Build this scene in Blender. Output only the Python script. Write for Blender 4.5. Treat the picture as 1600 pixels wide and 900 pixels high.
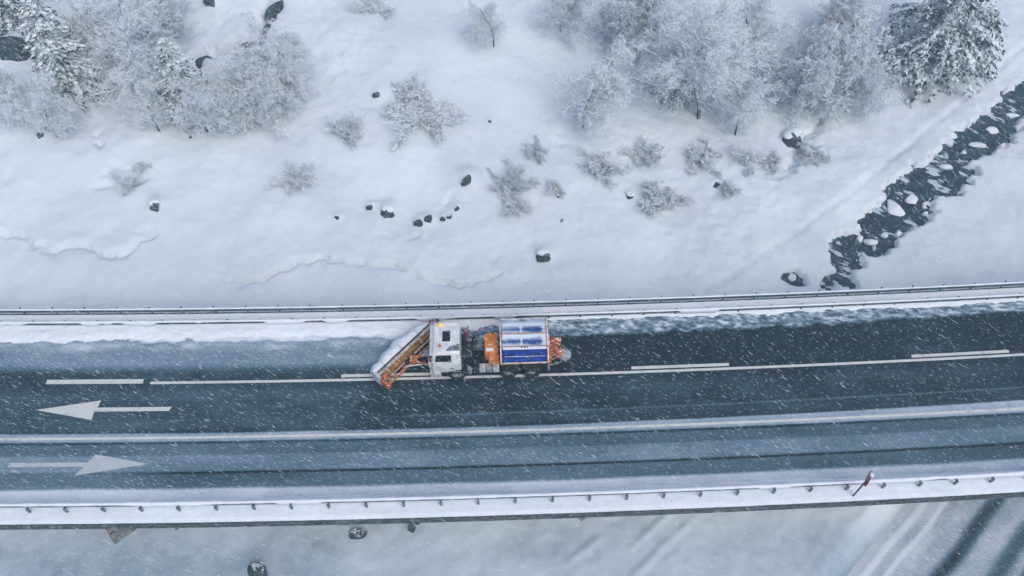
import bpy, bmesh, math, random
import numpy as np
from mathutils import Vector, Matrix
S = bpy.context.scene
for o in list(bpy.data.objects): bpy.data.objects.remove(o)

# ------------------------------------------------------------------ camera, sky, sun, exposure
TILT = math.radians(35); F = 1270.0; H = 43.0
cd = bpy.data.cameras.new('camera'); cam = bpy.data.objects.new('camera', cd); S.collection.objects.link(cam)
cd.sensor_width = 36; cd.lens = 36*F/1600; cd.clip_start = .5; cd.clip_end = 6000
cam.location = (0, 0, H); cam.rotation_euler = (TILT, 0, 0); S.camera = cam
SUN_EL, SUN_AZ = 52, 150
w = bpy.data.worlds.new('World'); S.world = w; w.use_nodes = True
nt = w.node_tree; sk = nt.nodes.new('ShaderNodeTexSky'); sk.sky_type = 'NISHITA'; sk.sun_disc = False
sk.sun_elevation = math.radians(SUN_EL); sk.sun_rotation = math.radians(SUN_AZ); sk.dust_density = 3; sk.ozone_density = 1.2
nt.links.new(sk.outputs[0], nt.nodes['Background'].inputs[0]); nt.nodes['Background'].inputs[1].default_value = .135
sl = bpy.data.lights.new('sun', 'SUN'); sl.energy = .85; sl.angle = math.radians(50); sl.color = (1, .965, .91)
sun = bpy.data.objects.new('sun', sl); S.collection.objects.link(sun)
sun.rotation_euler = (math.radians(90-SUN_EL), 0, math.radians(180-SUN_AZ))
S.view_settings.view_transform = 'Standard'; S.view_settings.look = 'None'; S.view_settings.gamma = 1
S.view_settings.exposure = .17
S.render.resolution_x = 1024; S.render.resolution_y = 576
S.cycles.volume_bounces = 1; S.cycles.max_bounces = 6; S.cycles.diffuse_bounces = 3

rnd = random.Random(7)
# ------------------------------------------------------------------ helpers
def tag(o, label=None, cat=None, group=None, kind=None):
    if label: o['label'] = label
    if cat: o['category'] = cat
    if group: o['group'] = group
    if kind: o['kind'] = kind
    return o
def empty(name, loc=(0, 0, 0), rz=0):
    o = bpy.data.objects.new(name, None); S.collection.objects.link(o); o.location = loc; o.rotation_euler.z = rz
    o.empty_display_size = .3; return o
def link(name, me, mat, parent=None, loc=None, smooth=False):
    if mat is not None and not me.materials: me.materials.append(mat)
    if smooth: me.polygons.foreach_set('use_smooth', [True]*len(me.polygons))
    o = bpy.data.objects.new(name, me); S.collection.objects.link(o)
    if parent: o.parent = parent
    if loc is not None: o.location = loc
    return o
class MB:
    """collects shapes, builds ONE mesh object"""
    def __init__(s): s.v = []; s.f = []
    def add(s, vs, fs):
        n = len(s.v); s.v += [tuple(v) for v in vs]; s.f += [tuple(i+n for i in f) for f in fs]
    def box(s, x0, x1, y0, y1, z0, z1, bev=0.0, M=None):
        bm = bmesh.new(); bmesh.ops.create_cube(bm, size=1)
        for v in bm.verts: v.co = Vector(((x0+x1)/2+v.co.x*(x1-x0), (y0+y1)/2+v.co.y*(y1-y0), (z0+z1)/2+v.co.z*(z1-z0)))
        if bev: bmesh.ops.bevel(bm, geom=bm.edges[:], offset=bev, segments=2, affect='EDGES', profile=.5)
        if M: bm.transform(M)
        s.bm(bm); return s
    def bm(s, bm):
        bm.verts.index_update(); s.add([v.co for v in bm.verts], [[v.index for v in f.verts] for f in bm.faces]); bm.free(); return s
    def tube(s, p, q, r, r2=None, n=8, cap=True):
        p = Vector(p); q = Vector(q); r2 = r if r2 is None else r2; d = (q-p)
        if d.length < 1e-6: return s
        d.normalize(); a = d.cross(Vector((0, 0, 1)) if abs(d.z) < .9 else Vector((1, 0, 0))).normalized(); b = d.cross(a)
        vs = [p+(a*math.cos(k*2*math.pi/n)+b*math.sin(k*2*math.pi/n))*r for k in range(n)]
        vs += [q+(a*math.cos(k*2*math.pi/n)+b*math.sin(k*2*math.pi/n))*r2 for k in range(n)]
        fs = [(k, (k+1) % n, n+(k+1) % n, n+k) for k in range(n)]
        if cap: fs += [tuple(range(n))[::-1], tuple(range(n, 2*n))]
        s.add(vs, fs); return s
    def bar(s, p, q, w_, h_, up=(0, 0, 1)):
        """square bar from p to q"""
        p = Vector(p); q = Vector(q); d = (q-p).normalized(); u = Vector(up); a = d.cross(u).normalized(); b = a.cross(d)
        vs = []
        for c in (p, q):
            for i, j in ((-1, -1), (1, -1), (1, 1), (-1, 1)): vs.append(c+a*i*w_/2+b*j*h_/2)
        s.add(vs, [(0, 1, 2, 3)[::-1], (4, 5, 6, 7), (0, 1, 5, 4), (1, 2, 6, 5), (2, 3, 7, 6), (3, 0, 4, 7)]); return s
    def ell(s, c, r, sub=2, noise=0, M=None):
        bm = bmesh.new(); bmesh.ops.create_icosphere(bm, subdivisions=sub, radius=1)
        for v in bm.verts:
            k = 1+noise*(rnd.random()-.5); v.co = Vector((v.co.x*r[0]*k, v.co.y*r[1]*k, v.co.z*r[2]*k))
        if M: bm.transform(M)
        for v in bm.verts: v.co += Vector(c)
        s.bm(bm); return s
    def prism(s, pts, z0, z1):
        n = len(pts); s.add([(x, y, z0) for x, y in pts]+[(x, y, z1) for x, y in pts],
            [tuple(range(n))[::-1], tuple(range(n, 2*n))]+[(k, (k+1) % n, n+(k+1) % n, n+k) for k in range(n)]); return s
    def build(s, name, mat, parent=None, loc=None, smooth=False):
        me = bpy.data.meshes.new(name); me.from_pydata(s.v, [], s.f); me.validate()
        bm = bmesh.new(); bm.from_mesh(me); bmesh.ops.recalc_face_normals(bm, faces=bm.faces[:]); bm.to_mesh(me); bm.free(); me.update()
        return link(name, me, mat, parent, loc, smooth)

# numpy noise
def _lat(seed): return np.random.RandomState(seed).rand(256, 256)
_L = {}
def vnoise(x, y, seed=0):
    if seed not in _L: _L[seed] = _lat(seed)
    g = _L[seed]; xi = np.floor(x).astype(int); yi = np.floor(y).astype(int); fx = x-xi; fy = y-yi
    fx = fx*fx*(3-2*fx); fy = fy*fy*(3-2*fy)
    a = g[xi % 256, yi % 256]; b = g[(xi+1) % 256, yi % 256]; c = g[xi % 256, (yi+1) % 256]; d = g[(xi+1) % 256, (yi+1) % 256]
    return (a*(1-fx)+b*fx)*(1-fy)+(c*(1-fx)+d*fx)*fy
def fbm(x, y, seed=0, o=4, rough=.5):
    r = 0; a = 1; t = 0; ca, sa = math.cos(.6), math.sin(.6)
    for k in range(o):
        r = r+a*vnoise(x+17.3*k, y-9.1*k, seed+k); t += a; a *= rough
        x, y = (x*ca-y*sa)*2.03, (x*sa+y*ca)*2.03
    return r/t
def sst(a, b, x): t = np.clip((x-a)/(b-a), 0, 1); return t*t*(3-2*t)

def grid_mesh(name, X, Y, Z, mat, attrs=None, parent=None):
    ny, nx = X.shape; me = bpy.data.meshes.new(name); n = nx*ny
    me.vertices.add(n); me.vertices.foreach_set('co', np.stack([X, Y, Z], -1).astype('f4').ravel())
    i = np.arange(n).reshape(ny, nx); q = np.stack([i[:-1, :-1], i[:-1, 1:], i[1:, 1:], i[1:, :-1]], -1).reshape(-1, 4)
    m = len(q); me.loops.add(m*4); me.loops.foreach_set('vertex_index', q.ravel().astype('i4'))
    me.polygons.add(m); me.polygons.foreach_set('loop_start', np.arange(0, m*4, 4, dtype='i4')); me.polygons.foreach_set('loop_total', np.full(m, 4, 'i4'))
    me.update(calc_edges=True)
    for k, a in (attrs or {}).items():
        at = me.attributes.new(k, 'FLOAT', 'POINT'); at.data.foreach_set('value', a.astype('f4').ravel())
    return link(name, me, mat, parent, smooth=True)

# ------------------------------------------------------------------ materials
def new_mat(name):
    m = bpy.data.materials.new(name); m.use_nodes = True; nt = m.node_tree; return m, nt, nt.nodes['Principled BSDF']
def N(nt, t, **kw):
    n = nt.nodes.new(t)
    for k, v in kw.items():
        if k.startswith('i_'): n.inputs[k[2:].replace('_', ' ')].default_value = v
        else: setattr(n, k, v)
    return n
def math_n(nt, op, a, b=None, clamp=False):
    n = nt.nodes.new('ShaderNodeMath'); n.operation = op; n.use_clamp = clamp
    for i, v in enumerate((a, b)):
        if v is None: continue
        if hasattr(v, 'links'): nt.links.new(v, n.inputs[i])
        else: n.inputs[i].default_value = v
    return n.outputs[0]
def mix_c(nt, fac, a, b):
    n = nt.nodes.new('ShaderNodeMix'); n.data_type = 'RGBA'
    for s_, v in ((n.inputs[0], fac), (n.inputs[6], a), (n.inputs[7], b)):
        if hasattr(v, 'links'): nt.links.new(v, s_)
        else: s_.default_value = v if not isinstance(v, tuple) or len(v) == 4 else (*v, 1)
    return n.outputs[2]
def noise(nt, scale, detail=4, rough=.55, vec=None, dist=0):
    n = nt.nodes.new('ShaderNodeTexNoise'); n.inputs['Scale'].default_value = scale; n.inputs['Detail'].default_value = detail
    n.inputs['Roughness'].default_value = rough; n.inputs['Distortion'].default_value = dist
    if vec is None: vec = nt.nodes.new('ShaderNodeTexCoord').outputs['Object']
    nt.links.new(vec, n.inputs['Vector']); return n.outputs[0]
def ramp(nt, x, a, b):
    n = nt.nodes.new('ShaderNodeMapRange'); n.interpolation_type = 'SMOOTHSTEP'; n.inputs[1].default_value = a; n.inputs[2].default_value = b
    nt.links.new(x, n.inputs[0]); return n.outputs[0]
def bump(nt, bs, h, strength=.3, dist=.05):
    b = nt.nodes.new('ShaderNodeBump'); b.inputs['Strength'].default_value = strength; b.inputs['Distance'].default_value = dist
    nt.links.new(h, b.inputs['Height']); nt.links.new(b.outputs[0], bs.inputs['Normal'])
def rotvec(nt, ang, sc):
    tc = nt.nodes.new('ShaderNodeTexCoord'); mp = nt.nodes.new('ShaderNodeMapping'); mp.vector_type = 'TEXTURE'
    mp.inputs['Rotation'].default_value = (0, 0, ang); mp.inputs['Scale'].default_value = sc
    nt.links.new(tc.outputs['Object'], mp.inputs['Vector']); return mp.outputs[0]
SNOW = (.78, .84, .88); SNOW_D = (.66, .72, .80)
def simple(name, col, rough=.5, metal=0, var=.15, sc=6, dust=.0, coat=0):
    """painted / metal surface with wear; dust = amount of snow grains sticking to upward faces"""
    m, nt, bs = new_mat(name); n = noise(nt, sc, 5)
    d = tuple(c*(1-var*1.6) for c in col); l = tuple(min(1, c*(1+var)) for c in col)
    c = mix_c(nt, ramp(nt, n, .35, .68), d, l)
    if dust:
        g = nt.nodes.new('ShaderNodeNewGeometry'); sp = nt.nodes.new('ShaderNodeSeparateXYZ'); nt.links.new(g.outputs['Normal'], sp.inputs[0])
        n2 = noise(nt, 3.5, 7, .65)
        k = math_n(nt, 'MULTIPLY', ramp(nt, sp.outputs[2], .35, .95), ramp(nt, n2, .72-dust, .82-dust*.7))
        c = mix_c(nt, k, c, SNOW)
    nt.links.new(c, bs.inputs['Base Color']); bs.inputs['Roughness'].default_value = rough; bs.inputs['Metallic'].default_value = metal
    if coat: bs.inputs['Coat Weight'].default_value = coat
    return m
def topsnow(name, col, lo, hi, sc=1.2, amt=.35, nsc=8, rough=.9, snow=SNOW, lee=False):
    """snow lying on the faces that look upwards"""
    m, nt, bs = new_mat(name); g = nt.nodes.new('ShaderNodeNewGeometry'); sp = nt.nodes.new('ShaderNodeSeparateXYZ')
    nt.links.new(g.outputs['Normal'], sp.inputs[0]); zz = sp.outputs[2]
    if lee: zz = math_n(nt, 'ADD', math_n(nt, 'MULTIPLY', sp.outputs[1], .75), math_n(nt, 'MULTIPLY', sp.outputs[2], .68))   # packed by the wind against the uphill side
    n = noise(nt, sc, 4); z = math_n(nt, 'ADD', zz, math_n(nt, 'MULTIPLY', math_n(nt, 'SUBTRACT', n, .5), amt*2))
    n2 = noise(nt, nsc, 4); dark = mix_c(nt, ramp(nt, n2, .35, .7), tuple(c*.6 for c in col), tuple(c*1.35 for c in col))
    nt.links.new(mix_c(nt, ramp(nt, z, lo, hi), dark, snow), bs.inputs['Base Color']); bs.inputs['Roughness'].default_value = rough
    bs.inputs['Specular IOR Level'].default_value = .2
    return m
def snow_mat(name, tint=SNOW, dark=SNOW_D, sc=.35, b=.25):
    m, nt, bs = new_mat(name); n = noise(nt, sc, 5, .6); nt.links.new(mix_c(nt, ramp(nt, n, .35, .7), dark, tint), bs.inputs['Base Color'])
    bs.inputs['Roughness'].default_value = .85; bs.inputs['Specular IOR Level'].default_value = .25
    n2 = noise(nt, 4, 8, .62); bump(nt, bs, n2, b, .12); return m
M_snow = snow_mat('snow')
M_cap = snow_mat('fresh_snow', (.86, .88, .92), (.78, .82, .88), 3, .3)
M_bark = topsnow('frosted_bark', (.075, .08, .08), .0, .45, amt=.3)
M_twig = topsnow('frosted_twig', (.26, .33, .37), -.75, .15, .55, .75, 8, .9, (.79, .83, .88))
M_spruce = topsnow('snowy_needles', (.028, .072, .078), .5, .75, .8, .85, 10)
M_rock = topsnow('dark_wet_rock', (.055, .08, .09), .66, .78, 3.5, .40, 5, .6, SNOW, True)
M_rock2 = topsnow('gully_rock', (.045, .07, .08), .86, .98, 2.2, .5, 5, .7, SNOW, True)
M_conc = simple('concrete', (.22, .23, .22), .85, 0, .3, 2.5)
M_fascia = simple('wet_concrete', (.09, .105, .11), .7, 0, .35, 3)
M_galv = simple('galvanised_steel', (.16, .2, .23), .5, .3, .3, 5)
M_galvd = simple('weathered_steel', (.07, .1, .12), .6, .2, .3, 5)

# terrain: snow with a blue-grey tint attribute and 'ice'
def terrain_mat():
    m, nt, bs = new_mat('snowfield'); at = N(nt, 'ShaderNodeAttribute', attribute_name='grey_tint')
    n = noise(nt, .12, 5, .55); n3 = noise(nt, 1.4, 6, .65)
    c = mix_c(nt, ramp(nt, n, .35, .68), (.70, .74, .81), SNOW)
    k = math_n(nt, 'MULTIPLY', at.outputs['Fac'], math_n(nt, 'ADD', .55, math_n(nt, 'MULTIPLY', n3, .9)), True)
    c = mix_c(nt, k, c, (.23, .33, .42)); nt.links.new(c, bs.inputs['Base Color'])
    bs.inputs['Roughness'].default_value = .85; bs.inputs['Specular IOR Level'].default_value = .25
    h = math_n(nt, 'ADD', noise(nt, 2.2, 8, .6), math_n(nt, 'MULTIPLY', noise(nt, .5, 4, vec=rotvec(nt, math.radians(-40), (4, 1, 1))), .7))
    bump(nt, bs, h, .22, .15); return m
def road_mat(name='asphalt_with_snow', base=(.008, .020, .027), streak=True):
    m, nt, bs = new_mat(name); at = N(nt, 'ShaderNodeAttribute', attribute_name='cover')
    st = noise(nt, 1.0, 5, .62, rotvec(nt, math.radians(-27), (.38, .045, 1)))        # wind-blown grains in lines
    st2 = noise(nt, 1.0, 3, .5, rotvec(nt, math.radians(-23), (.17, .03, 1)))
    big = noise(nt, .35, 4, .6, rotvec(nt, math.radians(-20), (2.2, .8, 1)))
    gr = noise(nt, 9, 3)
    asp = mix_c(nt, ramp(nt, gr, .3, .75), tuple(c*.75 for c in base), tuple(c*1.3 for c in base))
    k = math_n(nt, 'ADD', at.outputs['Fac'], math_n(nt, 'MULTIPLY', math_n(nt, 'SUBTRACT', st, .5), .42))
    k = math_n(nt, 'ADD', k, math_n(nt, 'MULTIPLY', math_n(nt, 'SUBTRACT', big, .5), .3), True)
    k = math_n(nt, 'ADD', k, math_n(nt, 'MULTIPLY', ramp(nt, st2, .62, .76), .25), True)
    k = math_n(nt, 'ADD', k, math_n(nt, 'MULTIPLY', ramp(nt, st, .57, .70), .34), True)
    cr = nt.nodes.new('ShaderNodeValToRGB'); e = cr.color_ramp.elements
    for p_, c_ in ((.30, (.055, .105, .135)), (.48, (.11, .19, .245)), (.72, (.31, .39, .47)), (1., (.72, .77, .84))):
        x_ = e.new(p_) if p_ < 1 else e[-1]; x_.color = (*c_, 1)
    e[0].position = 0; e[0].color = (.010, .025, .034, 1); nt.links.new(k, cr.inputs[0])
    c = mix_c(nt, ramp(nt, k, .05, .3), asp, cr.outputs[0]); nt.links.new(c, bs.inputs['Base Color'])
    nt.links.new(math_n(nt, 'ADD', .5, math_n(nt, 'MULTIPLY', k, .4), True), bs.inputs['Roughness'])
    bs.inputs['Specular IOR Level'].default_value = .3; bump(nt, bs, math_n(nt, 'ADD', gr, math_n(nt, 'MULTIPLY', k, 2.)), .2, .02); return m
def paint_mat(name='road_paint', a=(.66, .66, .62), b=(.26, .29, .31)):
    m, nt, bs = new_mat(name); st = noise(nt, 1.0, 4, .6, rotvec(nt, math.radians(-27), (.5, .09, 1))); n = noise(nt, 1.3, 5, .6)
    k = math_n(nt, 'ADD', math_n(nt, 'MULTIPLY', ramp(nt, st, .56, .8), .4), math_n(nt, 'MULTIPLY', ramp(nt, n, .47, .75), .5), True)
    nt.links.new(mix_c(nt, k, a, b), bs.inputs['Base Color']); bs.inputs['Roughness'].default_value = .7; return m
def water_mat():
    m, nt, bs = new_mat('stream_water'); r = noise(nt, 1, 5, .6, rotvec(nt, math.radians(38), (1.6, .35, 1)))
    nt.links.new(mix_c(nt, ramp(nt, r, .4, .75), (.018, .042, .056), (.06, .10, .125)), bs.inputs['Base Color'])
    ic = noise(nt, 1, 6, .62, rotvec(nt, math.radians(-35), (1.6, .8, 1))); k = ramp(nt, ic, .565, .60)
    lk = bs.inputs['Base Color'].links[0].from_socket; nt.links.new(mix_c(nt, k, lk, (.55, .62, .70)), bs.inputs['Base Color'])
    bs.inputs['Roughness'].default_value = .35; bump(nt, bs, math_n(nt, 'ADD', r, k), .5, .1); return m
M_ter = terrain_mat(); M_road = road_mat(); M_paint = paint_mat(); M_water = water_mat()
M_paint_worn = paint_mat('snowed_road_paint', (.50, .54, .57), (.24, .32, .38))

# ------------------------------------------------------------------ the ground
def yc(x): return 23.68+.0324*x+.000483*x*x            # the painted centre line of the road
WATER = -6.35
def stream_s(x, y): return (x-23)*-.66+(y-34)*.75
def hb(x, y):
    x = np.asarray(x, float); y = np.asarray(y, float); s = stream_s(x, y)
    z = -5.85+5.2*sst(0, 60, s)+.9*sst(0, 60, -s)
    z = z-1.1*sst(24, 12, y)*sst(6, 34, s)
    z = z+sst(90, 700, np.hypot(x, y-25))*26*(.5+fbm(x*.004, y*.004, 40, 3))
    return z+(fbm(x*.09, y*.09, 50, 2)-.5)*1.1
def P(px, py, plane=None):
    """the point of the ground seen at a pixel of the photograph"""
    u = px-800; v = py-450; d = np.array([u, F*math.sin(TILT)-v*math.cos(TILT), -(F*math.cos(TILT)+v*math.sin(TILT))])
    z = -5. if plane is None else plane
    for _ in range(1 if plane is not None else 12):
        k = (z-H)/d[2]; p = d*k+np.array([0, 0, H])
        if plane is None: z = .5*z+.5*float(hb(p[0], p[1]))
    return Vector(p)
bank = [(1640,90),(1600,125),(1570,150),(1540,180),(1505,205),(1475,235),(1450,262),(1430,262),(1395,288),(1378,297),(1387,312),(1355,345),(1340,365),(1306,378),(1300,400),(1303,430),(1277,440),(1288,457),(1296,462),
        (1302,444),(1330,446),(1334,425),(1343,405),(1375,395),(1400,370),(1425,355),(1457,333),(1440,322),(1442,305),(1492,305),(1525,268),(1508,255),(1560,235),(1580,222),(1578,205),(1600,185),(1640,160)]
hole = [(1222,438),(1226,430),(1240,428),(1252,436),(1252,445),(1236,446)]
def polyline(px, plane=None): return [P(a, b, plane).to_2d() for a, b in px]
stream_w = polyline(bank, WATER); hole_w = polyline(hole, WATER)
def sdf(X, Y, poly):
    d = np.full(X.shape, 1e9); ins = np.zeros(X.shape, bool); n = len(poly)
    for i in range(n):
        a = poly[i]; b = poly[(i+1) % n]; ex, ey = b[0]-a[0], b[1]-a[1]
        t = np.clip(((X-a[0])*ex+(Y-a[1])*ey)/(ex*ex+ey*ey+1e-9), 0, 1); d = np.minimum(d, np.hypot(X-a[0]-t*ex, Y-a[1]-t*ey))
        c = ((a[1] > Y) != (b[1] > Y)) & (X < ex*(Y-a[1])/(ey if abs(ey) > 1e-9 else 1e-9)+a[0]); ins ^= c
    return np.where(ins, -d, d)
def linedist(X, Y, pts):
    d = np.full(X.shape, 1e9); sg = np.zeros(X.shape)
    for a, b in zip(pts[:-1], pts[1:]):
        ex, ey = b[0]-a[0], b[1]-a[1]; t = np.clip(((X-a[0])*ex+(Y-a[1])*ey)/(ex*ex+ey*ey), 0, 1)
        dd = np.hypot(X-a[0]-t*ex, Y-a[1]-t*ey); c = np.sign(ex*(Y-a[1])-ey*(X-a[0])); sg = np.where(dd < d, c, sg); d = np.minimum(d, dd)
    return d, sg
cracks = [([(0,362),(60,378),(75,388),(130,384),(160,396),(195,392),(215,368),(240,362)], .22, .30),
          ([(395,438),(430,428),(455,412),(490,402),(520,402),(560,410),(600,408),(640,425),(690,440),(728,446),(757,428),(785,420)], .26, .26),
          ([(355,432),(375,440),(400,436)], .2, .3), ([(150,288),(175,284),(200,295),(222,280)], .16, .4), ([(165,268),(185,256),(208,262)], .15, .3),
          ([(640,372),(655,368)], .14, .3), ([(757,420),(770,395)], .12, .25), ([(690,318),(702,308)], .14, .25), ([(150,225),(155,205)], .25, .3), ([(1290,180),(1260,215),(1235,260)], .3, .7)]
path_px = [(1085,468),(1110,452),(1150,425),(1250,358),(1330,300),(1400,240),(1500,160),(1600,70),(1700,-20)]
gully_px = [(300,95),(330,75),(365,68),(390,62),(408,50),(415,25),(430,0),(440,-30)]
crack_w = [(polyline(a), b, c) for a, b, c in cracks]; path_w = polyline(path_px); gully_w = polyline(gully_px)
low_c = polyline([(1402,1000),(1490,880),(1560,790),(1640,690)], -6.9)
mounds = []
def height(X, Y, fine=True):
    Z = hb(X, Y); near = (np.abs(X) < 60) & (Y > 5) & (Y < 75)
    amp = sst(160, 60, np.hypot(X, Y-30))
    Z = Z+amp*((fbm(X*.28, Y*.28, 3, 5, .5)-.5)*.75)
    if not fine: return Z
    rocky = sst(.45, .75, fbm(X*.05+3, Y*.05, 77, 3))*sst(30, 34, Y)*sst(-1, 6, stream_s(X, Y))
    Z = Z+amp*rocky*(np.abs(fbm(X*.8, Y*.8, 9, 4, .55)-.5))*-.4
    wx = X+(fbm(X*1.1, Y*1.1, 21, 3)-.5)*1.2; wy = Y+(fbm(X*1.1, Y*1.1, 25, 3)-.5)*1.2
    for pts, dep, wd in crack_w:
        d, sg = linedist(wx, wy, pts); f = .45+.9*fbm(X*1.6, Y*1.6, 31, 3)
        Z = Z-dep*f*1.7*np.exp(-(d/(wd*.6))**2)+sg*dep*.3*np.exp(-(d/(wd*2.4))**2)
    d, sg = linedist(X, Y, path_w); Z = Z-.14*np.exp(-(d/.25)**2)*(.4+fbm(X*.5, Y*.5, 61, 3))+.05*sg*np.exp(-(d/1.3)**2)
    d, sg = linedist(wx, wy, gully_w); Z = Z-1.5*np.exp(-(d/.6)**2)
    for px in ([(925,905),(965,872),(1005,838),(1050,800)], [(855,905),(905,866),(960,825)], [(985,905),(1030,860),(1080,815)]):
        d, sg = linedist(X, Y, polyline(px)); Z = Z+(.09*np.exp(-(d/.22)**2)-.04*np.exp(-((d-.4)/.2)**2))*sst(.3, .6, fbm(wx*.5, wy*.5, 66, 3))
    # road below the bridge: level bed
    d, sg = linedist(X, Y, low_c); k = sst(5.6, 4.2, d); Z = Z*(1-k)+k*(-6.98)
    # the stream bed
    nz = (fbm(X*1.1, Y*1.1, 12, 5, .68)-.5)*2.0
    for poly in (stream_w, hole_w):
        sd = sdf(X, Y, poly)+nz*(1 if poly is stream_w else .35); k = sst(.45, -.15, sd)
        k0 = sst(2.6, .3, sd); Z = Z*(1-k0)+k0*(WATER+.45+.25*(Z-hb(X, Y)))
        Z = Z*(1-k)+k*(WATER-.5)
    for (mx, my, r, h) in mounds:
        d = np.hypot(X-mx, Y-my); Z = Z+h*np.exp(-(d/r)**2)
    return Z
def axis(a, b, st, far):
    core = list(np.arange(a, b, st)); lo, hi = [], []; k = st; p = core[0]
    while p > -far: k *= 1.18; p -= k; lo.append(p)
    k = st; p = core[-1]
    while p < far: k *= 1.18; p += k; hi.append(p)
    return np.array(lo[::-1]+core+hi)

# rocks list is needed first: every rock lifts the snow a little around it
#  px, py, size(m), squash, turn, label
rocks = [
 (243,326,.50,.9,.5,'dark heart-shaped boulder alone in smooth snow left of the rock group'),
 (527,341,.26,.9,1.2,'small dark stone in open snow just left of the flat-topped boulder'),
 (577,326,.42,.45,0,'thin flat slab of dark rock beside the larger rounded boulder'),
 (605,334,.62,.8,.2,'broad dark boulder with a snow cushion above the road, largest of the middle rock group'),
 (655,350,.5,.4,.1,'low dark rock edge peeping from snow, lowest of the curved rock line'),
 (670,344,.42,.5,.7,'slanted dark rock tip above the low rock edge in the curved rock line'),
 (692,344,.28,.6,.3,'little dark stone midway along the curved rock line'),
 (703,340,.32,.7,1.0,'rounded dark stone between two smaller ones in the curved rock line'),
 (714,329,.3,.6,1.0,'narrow dark stone at the upper end of the curved rock line'),
 (731,289,.75,.4,.95,'long leaf-shaped dark rock leaning under a snow ridge beside the frosted bush'),
 (848,404,.58,1.1,.3,'dark wedge-shaped boulder nearest the guardrail above the truck hopper'),
 (587,148,.38,.8,.5,'small dark stone high on the slope above the oval bush'),
 (966,265,.28,.9,.6,'small round dark stone below the frosted tree with the forked trunk'),
 (983,309,.38,.7,0,'dark stone with a snow cap below the round bush on the right slope'),
 (1119,290,.34,.7,.4,'dark notch-shaped stone amid low scrub left of the snowy path'),
 (878,348,.16,.8,.4,'tiny dark stone above the wedge-shaped boulder'),
 (872,311,.14,.7,.4,'tiny dark stone sticking up beside the wispy bush'),
 (66,215,.36,.6,.9,'small slanted dark stone below the left thicket'),
 (1238,222,1.0,.8,.5,'big dark boulder under a thick round snow cap on the right slope'),
 (765,191,.2,.6,.5,'tiny sliver of rock right of the pale round bush'),
 (560,834,.615,.6,.35,'dark leaf-shaped rock in the snow below the bridge edge'),
 (642,823,.5,.7,1.1,'narrow dark rock standing right under the bridge edge'),
 (653,815,.26,.7,.3,'little dark stone beside the narrow rock at the bridge edge'),
 (402,897,.85,.6,-.3,'large jagged dark rock at the foot of the snow below the bridge'),
 (330,8,.7,.9,1.2,'tall dark rock sticking out of snow left of the dark gully'),
 (30,92,1.7,.6,.1,'wide dark rock at the far left under the snowy thicket'),
 (1290,142,.8,1.1,1.1,'dark rock face between bare branches above the big capped boulder'),
]
for r in rocks:
    p = P(r[0], r[1]); d = r[2]*(r[1] < 800); d = d or 1e-3; mounds.append((p.x+.1*d, p.y+d*.95, d*1.25, d*.62))
gx = axis(-50, 54, .17, 2500); gy = axis(8, 67, .17, 2500)
X, Y = np.meshgrid(gx, gy); Z = height(X, Y)
grey_tint = .35*sst(18, 13, Y)*sst(.35, .65, fbm(X*.08, Y*.08+7, 90, 4))+.46*sst(19, 15, Y)  # darker blue-grey tint, growing towards the low-Y ground below the bridge
for pts, amt in [(path_w, .30)]+[(c_[0], .22) for c_ in crack_w]:  # thin lines of the same tint along the path and cracks
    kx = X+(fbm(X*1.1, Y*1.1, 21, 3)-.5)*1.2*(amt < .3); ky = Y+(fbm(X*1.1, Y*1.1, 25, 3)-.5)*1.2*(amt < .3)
    d, _ = linedist(kx, ky, pts); grey_tint = np.maximum(grey_tint, amt*np.exp(-((d+.02)/.20)**2)*sst(.3, .65, fbm(X*.7, Y*.7, 93, 3)))
terrain = grid_mesh('snowy_ground', X, Y, Z, M_ter, {'grey_tint': grey_tint}); tag(terrain, kind='structure')
def Hn(x, y): return float(height(np.array([[x]], float), np.array([[y]], float))[0, 0])

# water sheet, a bit wider than the cut
xs = [p[0] for p in stream_w]; ys = [p[1] for p in stream_w]
sx = np.linspace(15, 62, 90); 
wX, wT = np.meshgrid(np.linspace(0, 1, 80), np.linspace(-5, 5, 20))
cx = 6+wX*52; cyv = 34+(cx-23)*1.0+np.minimum(0, cx-23)*-.35
water = grid_mesh('stream', cx+wT*.72, cyv-wT*.72, np.full(cx.shape, WATER), M_water); tag(water, kind='structure')

# the road below the bridge
def strip_grid(pts, w0, w1, du=.25, dv=.12):
    P0 = [Vector((p[0], p[1], 0)) for p in pts]; Ls = [0]
    for a, b in zip(P0[:-1], P0[1:]): Ls.append(Ls[-1]+(b-a).length)
    us = np.arange(0, Ls[-1], du); X = []; Yy = []; V = []
    vs = np.arange(w0, w1+1e-6, dv)
    for u in us:
        i = max(k for k in range(len(Ls)-1) if Ls[k] <= u+1e-9); t = (u-Ls[i])/(Ls[i+1]-Ls[i]); p = P0[i].lerp(P0[i+1], t)
        d = (P0[i+1]-P0[i]).normalized(); nn = Vector((d.y, -d.x, 0)); X.append([p.x+nn.x*v for v in vs]); Yy.append([p.y+nn.y*v for v in vs]); V.append(vs)
    return np.array(X), np.array(Yy), np.array(V), np.repeat(us[:, None], len(vs), 1)
lp = [P(1340,1090,-6.95), P(1440,950,-6.95), P(1550,800,-6.95), P(1700,600,-6.95), P(1800,466,-6.95)]
LX, LY, LV, LU = strip_grid(lp, -4.2, 4.6)
cov = np.full(LX.shape, .80)+(fbm(LU*.3, LV*1.5, 5, 3)-.5)*.25+.3*sst(3.2, 4.2, np.abs(LV+.2))
wob = (fbm(LU*.25, LV*0, 8, 2)-.5)*.3
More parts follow.
